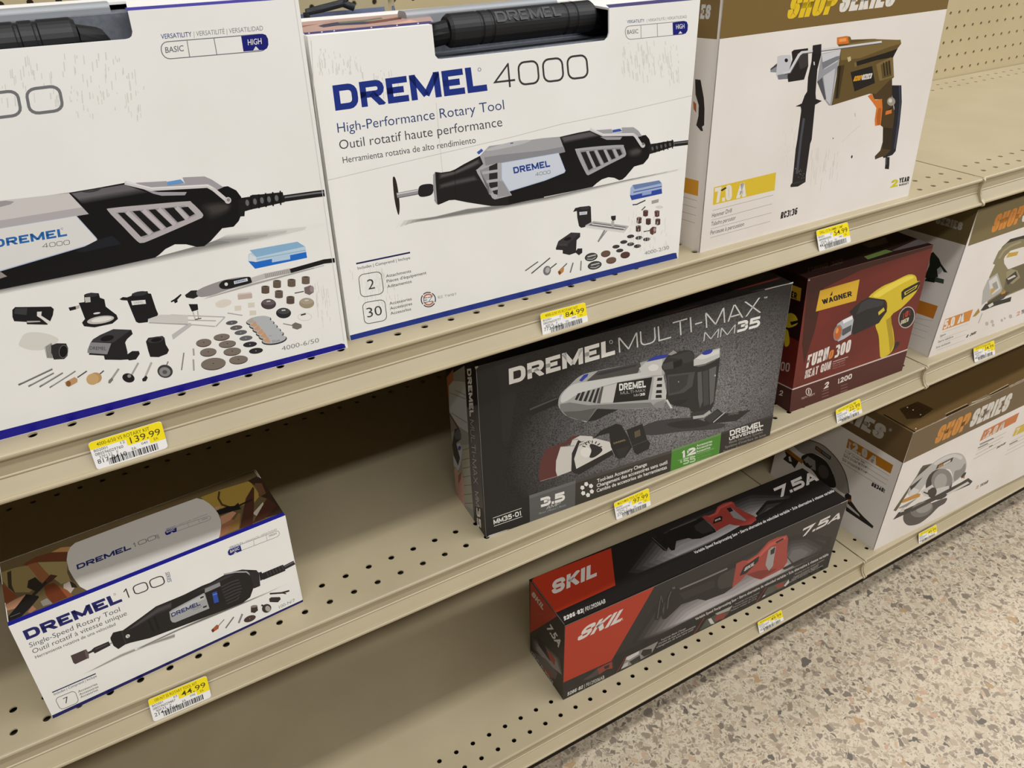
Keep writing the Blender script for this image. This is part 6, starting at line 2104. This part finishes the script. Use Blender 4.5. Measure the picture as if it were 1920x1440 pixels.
tool_case('grey tool case showing its black handle through the notch of the larger kit carton', -1180, -842, 0, ZT, 1050, 1077, (-1180, -938, 1083, 54), -1110, -963, 23, 1066, 13)
tool_case('grey tool case with a lettered black handle, inside the carton between kit and drill', -813, -496, 4, ZT, 1030, 1049, (-731, -592, 1061.5, 46), -711, -577, 19, 1048.5, 12.2, ('DREMEL', -672, -612))

# a clear clamshell pack stands behind the two kits, its top just showing over them
CLEAR = new_mat('clear_plastic', 'eef2f5', 0.08, 0.5)
CLEAR.node_tree.nodes['Principled BSDF'].inputs['Transmission Weight'].default_value = 1.0
CLEAR.node_tree.nodes['Principled BSDF'].inputs['IOR'].default_value = 1.12
loc = (-735, 205, ZT)
root = empty('clamshell_pack', loc, 'clear plastic clamshell pack with a dark tool, behind the two white kits', 'package')
m = MB()
m.box(-798, -680, 196, 214, ZT + 0.3, 1078)
m.build('clear_shell', [CLEAR], root, loc)
m = MB()
m.box(-794, -684, 215, 216, ZT + 0.3, 1050)
m.build('printed_card', [new_mat('lavender_card', '8f95b8', 0.5, 0.3)], root, loc)
m = MB()
m.tube([(-764, 205, 1052), (-748, 205, 1054), (-728, 205, 1057), (-720, 205, 1066)], [3.0, 3.4, 3.4, 3.2], 12)
m.tube([(-728, 205, 1057), (-718, 205, 1052.5)], [3.4, 3.4], 12)
m.tube([(-764, 205, 1052), (-764, 205, 900)], [3.0, 5.0], 12)
m.build('tool', [new_mat('dark_steel', '3a3c3e', 0.4, 0.5, 0.5)], root, loc)


# ------------------------------------------------------------------ shelf price tags
TAGW = new_mat('tag_paper', 'eceae8', 0.4, 0.4)
YEL = 'f2dc1e'


def price_tag(label, z, yr, q, title, price, sku, upc, extra=('', '', ''), seed=1):
    """a printed card held in the price channel; q = its four corners (TL, TR, BR, BL) in the photo"""
    top = np.array([0, yr + 1.8, z - 5.2])
    bot = np.array([0, yr - 4.6, z - 29.2])
    P = Panel(bot, (1, 0, 0), top - bot)
    c = [np.array(P.uv(p)) for p in q]

    def at(s_, t):
        a = c[0] * (1 - s_) + c[1] * s_
        b = c[3] * (1 - s_) + c[2] * s_
        return tuple(a * (1 - t) + b * t)
    P.base = TAGW
    P.board([[at(x, y) for x, y in reversed(rr(0, 0, 1, 1, (0.05, 0.09)))]], TAGW, 0.35)

    class U:
        pass
    P.uv = lambda p: at(p[0], p[1])
    P.mm(YEL, [at(*p) for p in ((0.03, 0.01), (0.0, 0.08), (0.0, 0.27), (0.48, 0.27), (0.48, 0.5), (0.78, 0.5), (0.78, 0.66), (1.0, 0.66), (1.0, 0.1), (0.97, 0.01))])
    P.tx(title, (0.1, 0.2), (0.82, 0.2), (0.1, 0.08), '6b6420', 0.006)
    P.tx(price, (0.53, 0.46), (0.95, 0.46), (0.53, 0.24), '4b4520', 0.004)
    P.tx('B02001', (0.04, 0.38), (0.22, 0.38), (0.04, 0.29), '4a4a48', 0.004)
    P.tx(upc, (0.04, 0.52), (0.42, 0.52), (0.04, 0.42), '4a4a48', 0.004)
    P.tx(extra[0], (0.08, 0.65), (0.34, 0.65), (0.08, 0.55), '5a5a58', 0.004)
    P.tx(sku, (0.04, 0.81), (0.44, 0.81), (0.04, 0.66), '3a3a3a', 0.004)
    P.tx(extra[1], (0.4, 0.37), (0.46, 0.37), (0.4, 0.28), '5a5a58', 0.004)
    P.tx('EA', (0.52, 0.7), (0.58, 0.7), (0.52, 0.61), '4a4a48', 0.004)
    P.tx(extra[2], (0.66, 0.62), (0.75, 0.62), (0.66, 0.54), '5a5a58', 0.004)
    P.tx('EA', (0.84, 0.6), (0.9, 0.6), (0.84, 0.51), '6b6420', 0.004)
    P.barcode((0.18, 0.95), (0.88, 0.95), (0.18, 0.72), '2b2b2b', seed)
    mid = P.w(*at(0.5, 0.5))
    o = P.build('price_tag', None, tuple(mid))
    tag(o, label, 'price tag', 'shelf edge price tags')
    return o


price_tag('price tag reading 139.99 under the large white kit', ZT, -24.7, [(164.3, 830.8), (301.8, 788.9), (315.6, 839.4), (182.2, 881.3)], '4000-6/50 VS ROTARY KIT', '139.99', '817-8410', '080596029760', ('37F132   F', '12', '040'), 1)
price_tag('price tag reading 84.99 under the second white kit', ZT, -24.7, [(1012.8, 588.4), (1097.2, 566.6), (1103, 603.7), (1018, 630.4)], '4000-2/30 VS ROTARY KIT', '84.99', '773-5657', '080596029777', ('40F26   F', '27', '040'), 2)
price_tag('price tag reading 54.99 under the hammer drill carton', ZT, -24.7, [(1530.2, 432.5), (1589.3, 416), (1596, 454), (1536.2, 472.6)], 'DRILL 1/2 7A HMMR 7 AMP', '54.99', '442-1757', '084584000000', ('37H36   F', '27', '040'), 3)
price_tag('price tag reading 44.99 under the small white carton', ZM, -19.6, [(276.8, 1312.2), (386.9, 1266.7), (396.7, 1306.7), (288.3, 1354)], '100-N/7 SS ROTARY TOOL KIT', '44.99', '214-3766', '080596029487', ('90F33   F', '63', '098'), 4)
price_tag('price tag reading 97.99 under the black carton', ZM, -19.6, [(1150.7, 943.2), (1216.4, 914.8), (1220.7, 950.3), (1156.1, 975.6)], 'MULTI-MAX TOOL KIT 3.5A', '97.99', '270-5568', '080596030590', ('37F90   F', '27', '040'), 5)
price_tag('price tag reading 22.99 under the red carton', ZM, -19.6, [(1567, 768.8), (1612.5, 746.8), (1617.4, 777.3), (1570, 797.9)], 'HEAT GUN 1200W DUAL TEMP', '22.99', '248-0105', '024964220000', ('10F19   F', '27', '040'), 6)
price_tag('price tag under the jigsaw carton', ZM, -18.5, [(1825, 652), (1864, 637.6), (1866, 665), (1827.5, 680)], 'JIGSAW 5A VARIABLE SPEED', '34.99', '442-1740', '084584000017', ('37H30   F', '27', '040'), 7)
price_tag('price tag reading 49.99 under the long black and red carton', ZB, -8.6, [(1420.2, 1166.9), (1465.3, 1143), (1469.7, 1163.4), (1424.3, 1189)], 'RECIPROCATING SAW 7.5A', '49.99', '263-4410', '039725000020', ('31F20   F', '27', '040'), 8)
price_tag('price tag under the circular saw carton, nearest the floor', ZB, -8.0, [(1722.4, 1000.8), (1756, 983.2), (1757.5, 1003), (1722.8, 1021.8)], 'CIRCULAR SAW 7-1/4 12A', '49.99', '442-1765', '084584000024', ('37H40   F', '27', '040'), 9)
